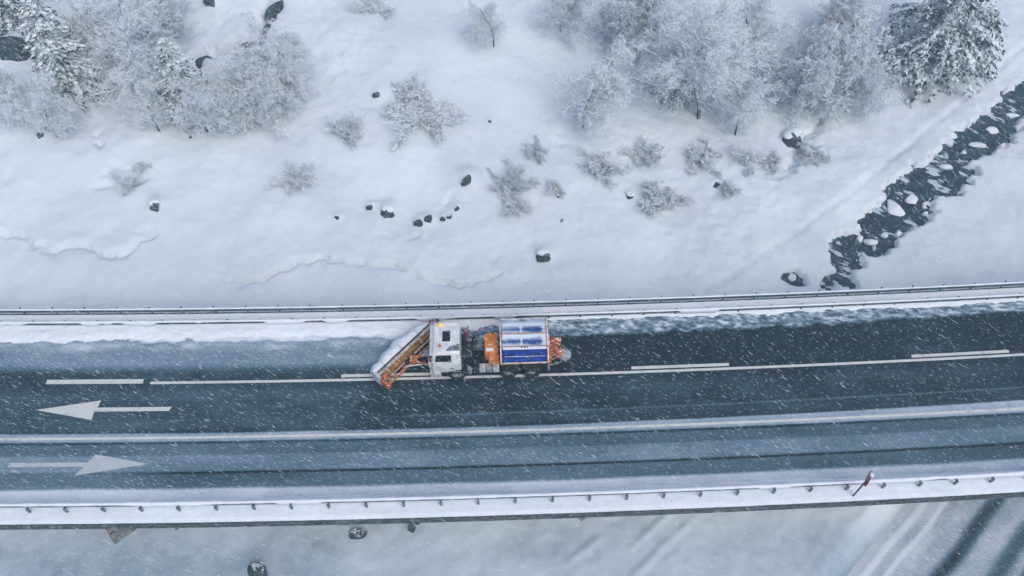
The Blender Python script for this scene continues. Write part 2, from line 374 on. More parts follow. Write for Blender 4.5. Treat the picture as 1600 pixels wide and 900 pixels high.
for c, wd, a in ((-.25, .42, .60), (2.05, .5, .50), (3.4, .35, .60), (-2.4, .15, -.22), (-3.3, .2, -.25)):
    cov -= a*np.exp(-(np.abs(LV+wob-c)/wd)**3)
low = grid_mesh('lower_road', LX, LY, np.full(LX.shape, -6.93)+.05*np.clip(cov, 0, 1)-.22*sst(3.6, 4.4, np.abs(LV+.1)), M_road, {'cover': np.clip(cov, 0, 1)}); tag(low, kind='structure')

# ------------------------------------------------------------------ bridge deck and the road on it
bridge = empty('bridge', (0, 23.6, -1)); tag(bridge, 'long concrete road bridge with a dark weathered edge above the snowy valley', 'bridge')
def sweep(xs, prof, close=True):
    """profile points (v, z) swept along the road"""
    n = len(prof); vs = []; fs = []
    for x in xs:
        for v, z in prof: vs.append((x, yc(x)+v, z))
    for i in range(len(xs)-1):
        for k in range(n if close else n-1):
            a = i*n+k; b = i*n+(k+1) % n; fs.append((a, b, b+n, a+n))
    if close: fs += [tuple(range(n))[::-1], tuple(range((len(xs)-1)*n, len(xs)*n))]
    return vs, fs
def sweep_obj(name, xs, prof, mat, parent=None, smooth=False, close=True):
    m = MB(); m.add(*sweep(xs, prof, close)); me = m
    o = m.build(name, mat, None, None, smooth)
    if parent: o.parent = parent; o.matrix_parent_inverse = Matrix.Translation(parent.location).inverted()
    return o
XL = np.concatenate([np.arange(-130, -45, 5), np.arange(-45, 50, 1), np.arange(50, 131, 5)])
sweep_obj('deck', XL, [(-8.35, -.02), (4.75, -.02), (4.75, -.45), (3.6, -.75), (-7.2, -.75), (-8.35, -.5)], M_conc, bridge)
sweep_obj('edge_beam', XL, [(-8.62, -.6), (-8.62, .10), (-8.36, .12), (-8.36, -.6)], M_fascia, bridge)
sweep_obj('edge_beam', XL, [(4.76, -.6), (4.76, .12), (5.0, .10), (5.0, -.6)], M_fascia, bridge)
for v in (-6.2, -3.3, -.4, 2.6): sweep_obj('girder', XL, [(v-.3, -1.6), (v-.3, -.76), (v+.3, -.76), (v+.3, -1.6)], M_conc, bridge)
def par(o, parent):
    o.parent = parent; o.matrix_parent_inverse = Matrix.Translation(parent.location).inverted(); return o
# skewed pier walls whose ends show beyond the deck edge
def pier(px, py, ang, ext):
    e = P(px, py, -1.75); d = Vector((math.cos(ang), math.sin(ang), 0)); L_ = 15.5/math.sin(ang); p0 = e; p1 = e+d*L_; m = MB()
    m.bar((p0.x, p0.y, -1.95), (p1.x, p1.y, -1.95), .46, .4); m.bar((p0.x+d.x*2.6, p0.y+d.y*2.6, -5.6), (p1.x-d.x*.6, p1.y-d.y*.6, -5.6), .4, 6.9)
    par(m.build('pier', M_conc), bridge)
    m = MB(); q = p0+Vector((-.35, .42, 0)); m.bar((q.x, q.y, -1.95), (q.x+d.x*L_*.9, q.y+d.y*L_*.9, -1.95), .40, .3); par(m.build('cross_beam', M_conc), bridge)
pier(173, 842, math.radians(42), .5)
pier(173-1150, 842, math.radians(42), .5)
m = MB(); c = P(909, 815, -1.4); m.add([(c.x-.75, c.y+.4, -.62), (c.x+.75, c.y+.4, -.62), (c.x, c.y+.02, -1.5), (c.x-.6, c.y+1.8, -.62), (c.x+.6, c.y+1.8, -.62), (c.x, c.y+1.8, -1.6)], [(0, 1, 2), (3, 5, 4), (0, 2, 5, 3), (1, 4, 5, 2), (0, 3, 4, 1)])
par(m.build('bracket', M_conc), bridge)
m = MB(); m.box(c.x-.5, c.x+.5, c.y+2.2, c.y+3.2, -8.6, -1.62, .05); par(m.build('pier', M_conc), bridge)

def rgrid(x0, x1, dx, v0, v1, dv):
    far = [] ; xs = np.arange(x0, x1, dx); xs = np.concatenate([np.arange(-130, x0, 2), xs, np.arange(x1, 131, 2)]); vs = np.arange(v0, v1+1e-6, dv)
    U, V = np.meshgrid(xs, vs); return U, V
U, V = rgrid(-36, 38, .11, -8.33, 4.73, .045)
def box_(v, a, b, e): return sst(a-e, a+e, v)*sst(b+e, b-e, v)
n1 = fbm(U*.25, V*1.2, 101, 4); n2 = fbm(U*1.2, V*1.8, 105, 4); n3 = fbm(U*.06, V*.5, 111, 3)
plowed = sst(-7.95, -7.5, U-.83*V)                       # the upper lane is cleared behind the plough
C = np.full(U.shape, .10)
# upper lane: right of the truck clean, left of it drifted slush
C += (1-plowed)*.30*sst(2.2, 2.9, V+(n2-.5)*.8)
C += (1-plowed)*(.42*box_(V, .95, 2.7, .35)+.10*box_(V, 2.6, 3.3, .2)+.12*n3)
C += plowed*box_(V, .2, 3.2, .2)*(-.03)
# shoulder slush under the upper guardrail
edge_up = 2.95-.15*sst(-5, 3, U)+.35*sst(15, 32, U)+(n2-.5)*.6
n5 = fbm(U*3.2+V*1.5, V*5.5, 141, 3, .6)
C += sst(edge_up-.15, edge_up+.15, V)*(.42+(.4+.9*plowed)*(n5-.42)+.35*(1-plowed))
# lower left-going lane
for c_ in (2.45, .75, -.95, -2.75): C += (.035 if c_ > 0 else .035)*np.exp(-((V-c_+(n1-.5)*.3)/.34)**4)*(.4+n3)
C += .22*np.exp(-((V+2.45-.008*U+(n1-.5)*.1)/.05)**2)*sst(-12, 0, U)+.05*box_(V, -3.2, -.3, .3)
# snow ridge along the lower edge line, wider to the right
wr = -3.30+.0085*np.clip(U, -30, 60)*sst(-8, 8, U)
C += .55*box_(V, -3.82, wr+(n1-.5)*.06, .05)+.08*sst(0, 20, U)*box_(V, -3.82, wr, .05)
# right-going lane: slush bands with dark wheel lines
below = sst(-3.78, -3.88, V)
C += below*.24
C += .17*box_(V, -5.62, -4.66, .09)+.10*box_(V, -4.1, -3.85, .04)*0
C -= .20*box_(V, -3.98, -3.84, .04)
C -= .27*box_(V, -5.78, -5.66, .035)*sst(-24, -14, U)+.05*box_(V, -5.78, -5.66, .05)
C += below*.10*(n3-.5)*2
C += .5*sst(-6.5, -6.75, V+.12*(n1-.5))
C = C+(n1-.5)*.10+(n2-.5)*.06
C = np.clip(C, 0, 1)
road = grid_mesh('road', U, yc(U)+V, np.zeros(U.shape), M_road, {'cover': C}); tag(road, kind='structure')

# snow banks on both shoulders (heightfields sinking below the asphalt where no snow lies)
U, V = rgrid(-36, 38, .09, 2.2, 4.98, .045)
n2 = fbm(U*1.2, V*1.8, 105, 4); n4 = fbm(U*2.6, V*2.6, 131, 4, .6); n1 = fbm(U*.25, V*1.2, 101, 4)
e = 2.95+.80*sst(-3, 6, U)+.2*sst(-16, -30, U)*-1+(n2-.5)*(.35+.25*sst(-6, 0, U))-.45*sst(-6, -2.5, U)*sst(8, 2, U)*-1
hB = .15*sst(e-.1, e+.6, V)+.10*sst(3.7, 4.3, V)+(n4-.5)*(.11+.09*sst(-8, -3, U))*sst(e-.3, e+.1, V)*sst(4.2, 3.4, V)+(n1-.5)*.06-.035
hB = np.where(V > 4.76, np.maximum(hB, .16), hB)
bk = grid_mesh('snow_bank', U, yc(U)+V, hB, M_cap); tag(bk, kind='structure')
U, V = rgrid(-36, 38, .09, -8.60, -6.2, .05)
n2 = fbm(U*1.0, V*1.6, 205, 4); n1 = fbm(U*.2, V*1.2, 201, 4); n4 = fbm(U*3, V*3, 231, 3)
hB = .10*sst(-7.05, -7.45, V+(n1-.5)*.35)+.16*sst(-7.35, -7.75, V)+(n2-.5)*.05+(n4-.5)*.015-.03*1-.02*sst(-7.2, -6.7, V)
hB = hB+.0+.05*sst(-8.35, -8.6, V)*-1
bk = grid_mesh('snow_bank', U, yc(U)+V, hB, M_cap); tag(bk, kind='structure')

# painted markings
def flat(name, polys, z):
    m = MB()
    for pl in polys: m.add([(x, yc(x)+v, z) for x, v in pl], [tuple(range(len(pl)))])
    o = m.build(name, M_paint); tag(o, kind='structure'); return o
def band(x0, x1, v0, v1, st=1.5):
    n = max(1, int((x1-x0)/st)); out = []
    for i in range(n):
        a = x0+(x1-x0)*i/n; b = x0+(x1-x0)*(i+1)/n; out.append([(a, v0), (b, v0), (b, v1), (a, v1)])
    return out
flat('centre_line', band(-21.6, 120, -.10, .07), .004)
for px0, px1 in ((75, 230), (533, 620), (988, 1140), (1435, 1587)):
    x0 = P(px0, 590, 0).x; x1 = P(px1, 575, 0).x
    if px0 == 533: x1 = x0+6
    flat('lane_dash', band(x0, x1, .17, .37) if px0 > 100 else band(x0, x1, -.05, .25), .004)
for k in range(1, 6):
    flat('lane_dash', band(P(1435, 560, 0).x+17.6*k, P(1435, 560, 0).x+17.6*k+6, .17, .37), .004)
flat('edge_line', band(-130, 120, -3.66, -3.50), .004)
def arrow(tail_px, tip_px, py, right):
    xt = P(tail_px, py, 0).x; xp = P(tip_px, py, 0).x; v0 = P((tail_px+tip_px)/2, py, 0).y-yc((xt+xp)/2)
    s_ = -1 if not right else 1; L_ = abs(xp-xt); hx = xp-s_*L_*.46
    pts = [(xt, .13), (xt-s_*.25*1, -.13) if False else (xt, -.13), (hx+s_*.1, -.13), (hx-s_*.12, -.66), (xp, 0), (hx+s_*.22, .60), (hx+s_*.1, .13)]
    sh = .35
    return flat('lane_arrow', [[(x+(-sh*v if True else 0)*-1.2, v0+v) for x, v in pts]], .005)
arrow(266, 56, 640, False)
M_paint = M_paint_worn; arrow(14, 232, 726, True)

# ------------------------------------------------------------------ guardrails
def rail_obj(root, v, z, side, mat, x0=-60, x1=60, name='rail'):
    w = .035*side
    prof = [(v-w, z+.15), (v+w, z+.10), (v+w, z+.05), (v-w, z), (v+w, z-.05), (v+w, z-.10), (v-w, z-.15), (v-w-.006*side, z-.15), (v+w-.012*side, z-.1), (v-w-.012*side, z), (v+w-.012*side, z+.1), (v-w-.006*side, z+.15)]
    return par(sweep_mesh(name, prof, mat, x0, x1), root)
def sweep_mesh(name, prof, mat, x0, x1, st=1.0):
    m = MB(); m.add(*sweep(np.arange(x0, x1+.1, st), prof)); return m.build(name, mat)
def snowcap(root, v, ztop, w, hmax, droop, seed, x0=-60, x1=60, side=-1, thr=.55, st=.1):
    """uneven ribbon of snow lying on a rail, hanging over it in places"""
    xs = np.arange(x0, x1, st); a = fbm(xs*.35, xs*0, seed, 3); b = fbm(xs*1.7, xs*0+3, seed+5, 3); m = MB(); k = 8; vs = []; fs = []
    for i, x in enumerate(xs):
        hh = hmax*(.45+.8*b[i]); ww = w*(.8+.5*b[i]); dr = droop*float(sst(thr, thr+.08, a[i]))
        ring = [(-ww, 0), (-ww*.8, hh*.7), (0, hh), (ww*.8, hh*.7), (ww, 0), (ww*.4, -.02)]
        ring = [(p, q) for p, q in ring]
        if side < 0: ring[0] = (-ww, -dr); ring.append((-.2*w if dr < .02 else -ww*.55, -dr-.01))
        else: ring[4] = (ww, -dr); ring.append((-.2*w, -.02))
        for p, q in ring: vs.append((x, yc(x)+v+p, ztop+q))
    n = 7
    for i in range(len(xs)-1):
        for q in range(n): c_ = i*n+q; d_ = i*n+(q+1) % n; fs.append((c_, d_, d_+n, c_+n))
    m.add(vs, fs); return par(m.build('snow_cover', M_cap, smooth=True), root)
def guardrail(label, v, zt, side, xs, posts_v, mat, seed, droop, thr, post_mat, post_h=None, capw=.09):
    root = empty('guardrail', (0, yc(0)+v, 0)); tag(root, label, 'guardrail')
    rail_obj(root, v, zt-.15, side, mat); snowcap(root, v, zt, capw, .10, droop, seed, side=-1, thr=thr)
    for x in xs:
        m = MB(); y = yc(x)+posts_v; h_ = post_h or zt-.02
        m.bar((x, y, -.1), (x, y, h_), .12, .10, (0, 1, 0)); m.bar((x, y, zt-.15), (x, yc(x)+v, zt-.15), .10, .14)
        par(m.build('post', post_mat), root)
    return root
x_posts = [P(40+59.0*k, 795, .7).x for k in range(-3, 34)]
x_posts = [-25.94+2.01*k for k in range(-3, 31)]
guardrail('snow-topped steel guardrail with dark posts along the outer edge of the bridge', -7.72, .72, 1, x_posts, -7.95, M_galv, 300, .24, .53, M_galv, .66)
up_posts = [P(283, 487, .7).x+2.0*k for k in range(-8, 27)]
guardrail('low steel guardrail half buried in snow beside the cleared upper lane', 3.92, .62, -1, [x+.9 for x in up_posts], 4.06, M_galvd, 400, .34, .58, M_galvd, .55, .07)
# railing on the valley side
rl = empty('railing', (0, yc(0)+4.72, 0)); tag(rl, 'thin dark metal railing with short posts facing the snowy slope', 'railing')
par(sweep_mesh('top_rail', [(4.66, .60), (4.66, .80), (4.76, .80), (4.76, .60)], M_galvd, -60, 60), rl)
par(sweep_mesh('lower_rail', [(4.69, .30), (4.69, .38), (4.73, .38), (4.73, .30)], M_galvd, -60, 60), rl)
for x in up_posts:
    m = MB(); y = yc(x)+4.82; m.bar((x, y, -.1), (x, y, .93), .06, .06, (0, 1, 0)); par(m.build('post', M_galvd), rl)
snowcap(rl, 4.74, .802, .06, .07, .24, 512, thr=.62)

# the red road sign
def road_sign():
    b = P(1331, 777, .05); t = empty('road_sign', (b.x, b.y, 0)); tag(t, 'small red and white road sign on a thin grey pole behind the outer guardrail', 'road sign')
    m = MB(); m.tube((0, 0, 0), (.08, .12, 2.15), .045, n=10); m.build('pole', M_galvd, t)
    R_ = Matrix.Translation((.20, .22, 2.15)) @ Matrix.Rotation(math.radians(62), 4, 'Z')
    for nm, r0, th, mt in (('sign_plate', .52, .02, simple('sign_red', (.36, .03, .06), .5)), ('sign_face', .30, .03, simple('sign_white', (.42, .20, .25), .5))):
        m = MB(); pts = [(r0*math.cos(a), r0*math.sin(a)) for a in [k*math.pi/12 for k in range(24)]]; n = 24
        vs = [R_ @ Vector((x*.8, -th, z)) for x, z in pts]+[R_ @ Vector((x*.8, th, z)) for x, z in pts]
        m.add(vs, [tuple(range(n)), tuple(range(n, 2*n))]+[(k, (k+1) % n, n+(k+1) % n, n+k) for k in range(n)]); m.build(nm, mt, t)
    m = MB(); m.bar((.08, .12, 2.1), (.20, .22, 2.1), .05, .05); m.build('clamp', M_galvd, t)
    m = MB(); m.ell((.20, .22, 2.68), (.12, .16, .06), 1); m.build('snow_cover', M_cap, t)
road_sign()

# ------------------------------------------------------------------ rocks
def rock_mesh(seed, cap=False):
    r = random.Random(seed); bm = bmesh.new(); bmesh.ops.create_icosphere(bm, subdivisions=3, radius=1)
    cuts = [(Vector((r.gauss(0, 1), r.gauss(0, 1), r.gauss(0, .7))).normalized(), .42+.38*r.random()) for _ in range(8)]
    for v in bm.verts:
        for n_, d in cuts:
            k = v.co.dot(n_)-d
            if k > 0: v.co -= n_*k*.92
        v.co *= 1+.07*(r.random()-.5)
    me = bpy.data.meshes.new('rock'); bm.to_mesh(me); bm.free(); return me
for i, (px, py, sz, sq, rz, lab) in enumerate(rocks):
    p = P(px, py); z = Hn(p.x, p.y); o = link('rock', rock_mesh(i+11), M_rock if sz > .3 else M_rock)
    o.scale = (sz*.95, sz*.95*sq+.05, sz*.95); o.rotation_euler = (.3*math.sin(i), .25*math.cos(i*2), rz); o.location = (p.x, p.y, z+.02*sz)
    tag(o, lab, 'rock', 'rocks sticking out of the snow')
    if sz in (1.0, .62, .58) or i in (13, 0):
        c = MB(); c.ell((0, 0, 0), (sz*.85, sz*.62, sz*.38), 3, .05); c = c.build('snow_cap', M_cap, None, None, True); c.parent = o
        c.matrix_parent_inverse = Matrix.Identity(4); c.location = (.12, .35, .62); c.scale = (1/o.scale.x, 1/o.scale.y, 1/o.scale.z)
# ledge stones of the dark gully
gl = ['dark rock wall piece at the top bend of the gully', 'dark rock wall piece in the steep part of the gully, the widest one', 'dark rock at the lower turn of the gully', 'dark jagged rock at the lower left end of the gully']
for i, (px, py, a, b, rz) in enumerate([(428, 10, 1.7, .6, 1.0), (412, 42, 2.1, .75, 1.2), (387, 66, 1.2, .6, .45), (318, 84, 1.1, .5, .4)]):
    p = P(px, py); o = link('rock', rock_mesh(50+i), M_rock2); o.scale = (a, b, .8); o.rotation_euler.z = rz; o.location = (p.x, p.y, Hn(p.x, p.y)+.35)
    tag(o, gl[i], 'rock', 'rocks of the dark gully')

# snow covered stones standing in the stream
st = [(1397,326,1.0,.85,'largest heart-shaped snow mound standing in the stream'), (1425,311,.75,.55,'snow-covered stone touching the right bank beside the largest mound'),
 (1359,378,.6,.3,'long low snow-covered stone in the lower stream'), (1381,369,.32,.25,'small snow-covered stone right of the long low one in the stream'), (1404,364,.34,.32,'round snow-covered stone against the right bank of the lower stream'),
 (1445,335,.28,.2,'small snow-covered stone in the dark pool below the bank spur'), (1527,227,.75,.32,'long snow-covered stone in the upper stream beneath the bend'), (1505,239,.3,.22,'small snow-covered stone left of the long one in the upper stream'),
 (1342,374,.4,.3,'snow-covered stone against the left bank of the lower stream'), (1580,182,.85,.3,'long snow-covered stone highest up the stream'), (1551,204,.6,.35,'snow-covered stone between the two long ones of the upper stream'),
 (1366,388,.3,.14,'smallest flat snow-covered stone near the narrow end of the stream'), (1478,262,.55,.4,'snow-covered stone near the left bank of the middle stream'), (1462,345,.3,.25,'snow-covered stone at the tip of the bank spur'),
 (1238,434,.42,.3,'snow-covered stone in the separate dark hole left of the stream end')]
for i, (px, py, a, b, lab) in enumerate(st):
    p = P(px, py, WATER+.1); t = empty('snowy_stone', (p.x, p.y, WATER-.3), -.25); tag(t, lab, 'stone', 'snow-covered stones in the stream')
    o = link('stone', rock_mesh(80+i), M_rock, t); o.scale = (a*.85, b*.85, .42); o.location.z = .05
    cm_ = rock_mesh(180+i); c = link('snow_cap', cm_, M_cap, t, (0, 0, .42), True); c.scale = (a*1.0, b*1.1, .26); c.rotation_euler.z = i*1.3 if a < .4 or a/b < 1.5 else .1

# ------------------------------------------------------------------ trees
def limb(V_, F_, p, d, L_, r, depth, spec, R):
    """recursive branch made of tapering three-sided tubes"""
    nseg = spec['seg'][depth]; st = L_/nseg; q = p.copy(); rr = r
    store = (V_[0], F_[0]) if depth < spec['split'] else (V_[1], F_[1]); kids = spec['kids'][depth]
    for s_ in range(nseg):
        nd = (d+Vector((R.gauss(0, 1), R.gauss(0, 1), R.gauss(0, 1)))*spec['wig']+Vector((0, 0, spec['up'][depth]))).normalized()
        q2 = q+nd*st; r2 = max(spec['rmin'], rr*(1-.75/nseg if s_ < nseg-1 else .45))
        tube3(store, q, q2, rr, r2)
        for k in range(kids):
            t = R.random(); pos = q.lerp(q2, t)
            if depth == 0 and (s_+t)/nseg < spec['bare']: continue
            a = nd.cross(Vector((R.gauss(0, 1), R.gauss(0, 1), R.gauss(0, .6)))).normalized(); sp = spec['spread'][depth]
            cd_ = (nd*math.cos(sp)+a*math.sin(sp)).normalized(); sh = 1-.55*(s_+t)/nseg if depth == 0 else 1-.4*(s_+t)/nseg
            if depth+1 < len(spec['seg']): limb(V_, F_, pos, cd_, L_*spec['ratio'][depth]*sh*(.7+.6*R.random()), r2*.55, depth+1, spec, R)
        q, d, rr = q2, nd, r2
def tube3(store, p, q, r, r2):
    V_, F_ = store; d = (q-p); a = d.cross(Vector((.3, .2, 1))).normalized(); b = d.cross(a).normalized(); n = len(V_)
    for c, rad in ((p, r), (q, r2)):
        for k in range(3): an = k*2.0944+.52; V_.append(c+(a*math.cos(an)+b*math.sin(an))*rad)
    F_ += [(n, n+1, n+4, n+3), (n+1, n+2, n+5, n+4), (n+2, n, n+3, n+5)]
def raw(name, V_, F_):
    me = bpy.data.meshes.new(name); me.from_pydata([tuple(v) for v in V_], [], F_); me.update(); return me
def bare_tree(seed, h=7., spread=1.0, stems=1, dense=1.0):
    R = random.Random(seed); V_ = ([], []); F_ = ([], [])
    spec = dict(seg=[8, 5, 3, 2, 1], kids=[4 if dense > 1 else 3, 3, 2 + (seed % 2), 2, 0], ratio=[.46*spread, .55, .55, .6], spread=[1.2, .95, .95, 1., .7], up=[.05, .02, -.02, -.03, 0], wig=.14, rmin=.010, split=2, bare=.18)
    for s_ in range(stems):
        d = Vector((R.gauss(0, .25), R.gauss(0, .25), 1)).normalized() if stems > 1 else Vector((R.gauss(0, .05), R.gauss(0, .05), 1)).normalized()
        limb(V_, F_, Vector((R.gauss(0, .1)*(stems > 1), R.gauss(0, .1)*(stems > 1), -.3)), d, h*(1 if s_ == 0 else .8), h*.017, 0, spec, R)
    return raw('trunk', V_[0], F_[0]), raw('crown', V_[1], F_[1])
def bush(seed, h=1.6, stems=14, lean=.6):
    R = random.Random(seed); V_ = ([], []); F_ = ([], [])
    spec = dict(seg=[4, 3, 2, 1], kids=[3, 3, 2, 0], ratio=[.5, .55, .55], spread=[.6, .7, .8], up=[.0, -.03, -.05, 0], wig=.16, rmin=.012, split=1, bare=.1)
    for s_ in range(stems):
        a = R.random()*6.28; d = Vector((math.cos(a)*lean*R.random()*1.6, math.sin(a)*lean*R.random()*1.6, 1)).normalized()
        limb(V_, F_, Vector((R.gauss(0, .15), R.gauss(0, .15), -.1)), d, h*(.6+.5*R.random()), .03, 0, spec, R)
    return raw('stem', V_[0], F_[0]), raw('crown', V_[1], F_[1])
def spruce(seed, h=11, rad=4.2):
    R = random.Random(seed); V_ = []; F_ = []; T = ([], [])
    for k in range(8): tube3(T, Vector((0, 0, h*k/8-.3)), Vector((0, 0, h*(k+1)/8-.3)), .22*(1-k/8.2)+.02, .22*(1-(k+1)/8.2)+.02)
    z = .8
    while z < h-.2:
        t = z/h; Lb = rad*(1-t)**.8+.15; nb = int(5+7*(1-t))
        for b in range(nb):
            a = R.random()*6.28; L_ = Lb*(.72+.4*R.random()); p = Vector((0, 0, z+R.gauss(0, .08))); d = Vector((math.cos(a), math.sin(a), .12-.30*(1-t)))
            side = Vector((-math.sin(a), math.cos(a), 0)); q = p.copy(); n = max(3, int(L_/.32))
            for s_ in range(n):
                d = (d+Vector((0, 0, -.045))+side*R.gauss(0, .04)).normalized(); q2 = q+d*(L_/n); tube3(T, q, q2, .035*(1-s_/n)+.01, .03*(1-s_/n)+.008)
                wdt = .52*(1-.55*s_/n)*(.5+.5*min(1, (s_+1)/2))
                for c_ in range(9):
                    o_ = q.lerp(q2, R.random())+side*R.gauss(0, wdt*.42)+Vector((0, 0, R.gauss(-.06, .07)))
                    l = Vector((R.gauss(0, 1), R.gauss(0, 1), R.gauss(-.25, .5)))+d*1.1+side*(1 if R.random() > .5 else -1)*.8; l = l.normalized()*(.13+.14*R.random())
                    w_ = l.cross(Vector((R.gauss(0, .7), R.gauss(0, .7), 1))).normalized()*(.03+.05*R.random()); i = len(V_)
                    V_ += [o_-w_, o_+w_, o_+l+w_*.5, o_+l-w_*.5]; F_.append((i, i+1, i+2, i+3))
                if R.random() < .6:     # cushion of snow on the branch
                    i = len(V_); u = Vector((0, 0, .09+.05*R.random())); ww = side*wdt*(.3+.35*R.random()); e_ = d*.26
                    c_ = q.lerp(q2, .5)+Vector((0, 0, .05)); V_ += [c_-e_, c_+ww, c_+e_, c_-ww, c_+u]; F_ += [(i, i+1, i+4), (i+1, i+2, i+4), (i+2, i+3, i+4), (i+3, i, i+4)]
                q = q2
        z += .30+.12*R.random()
    return raw('trunk', *T), raw('crown', V_, F_)
LIB = {'big': [bare_tree(s, 8.5, 1.05, 1, 1.2) for s in (1, 2)], 'mid': [bare_tree(s, 4.8, 1.2, 1 + (s % 2)*2, 1.) for s in (4, 5, 6)],
       'bush': [bush(s, 1.5, n_, l_) for s, n_, l_ in ((11, 13, 1.1), (12, 9, 1.4), (13, 15, .8))], 'wisp': [bush(s, 1.3, 6, .9) for s in (21, 22)], 'spruce': [spruce(31, 11, 4.3), spruce(32, 8, 3.0)]}
MATS = {'big': (M_bark, M_twig), 'mid': (M_bark, M_twig), 'bush': (M_bark, M_twig), 'wisp': (M_bark, M_twig), 'spruce': (M_bark, M_spruce)}
def plant(kind, var, px, py, sc, rz, label, group, name=None, cat=None, zs=1.):
    p = P(px, py); z = Hn(p.x, p.y); tm, cm = LIB[kind][var]; mb, mc = MATS[kind]
    nm = name or {'big': 'bare_tree', 'mid': 'bare_tree', 'bush': 'bush', 'wisp': 'bush', 'spruce': 'spruce_tree'}[kind]
    t = empty(nm, (p.x, p.y, z-.05), rz); sc = sc*{'big': 1.25, 'mid': 1.3, 'bush': 1.3, 'wisp': 1.2, 'spruce': 1.15}[kind]; q_ = rnd.random(); fl_ = .62+.25*rnd.random() if kind in ('bush', 'wisp') else .92+.2*q_; t.scale = (sc*(.9+.35*q_), sc*(1.2-.3*q_), sc*zs*fl_)
    link('stem' if nm == 'bush' else 'trunk', tm, mb, t); link('crown', cm, mc, t)
    tag(t, label, cat or {'bare_tree': 'tree', 'bush': 'bush', 'spruce_tree': 'tree'}[nm], group); return t
TG = 'snow-covered trees on the slope'; BG = 'frosted bushes on the slope'
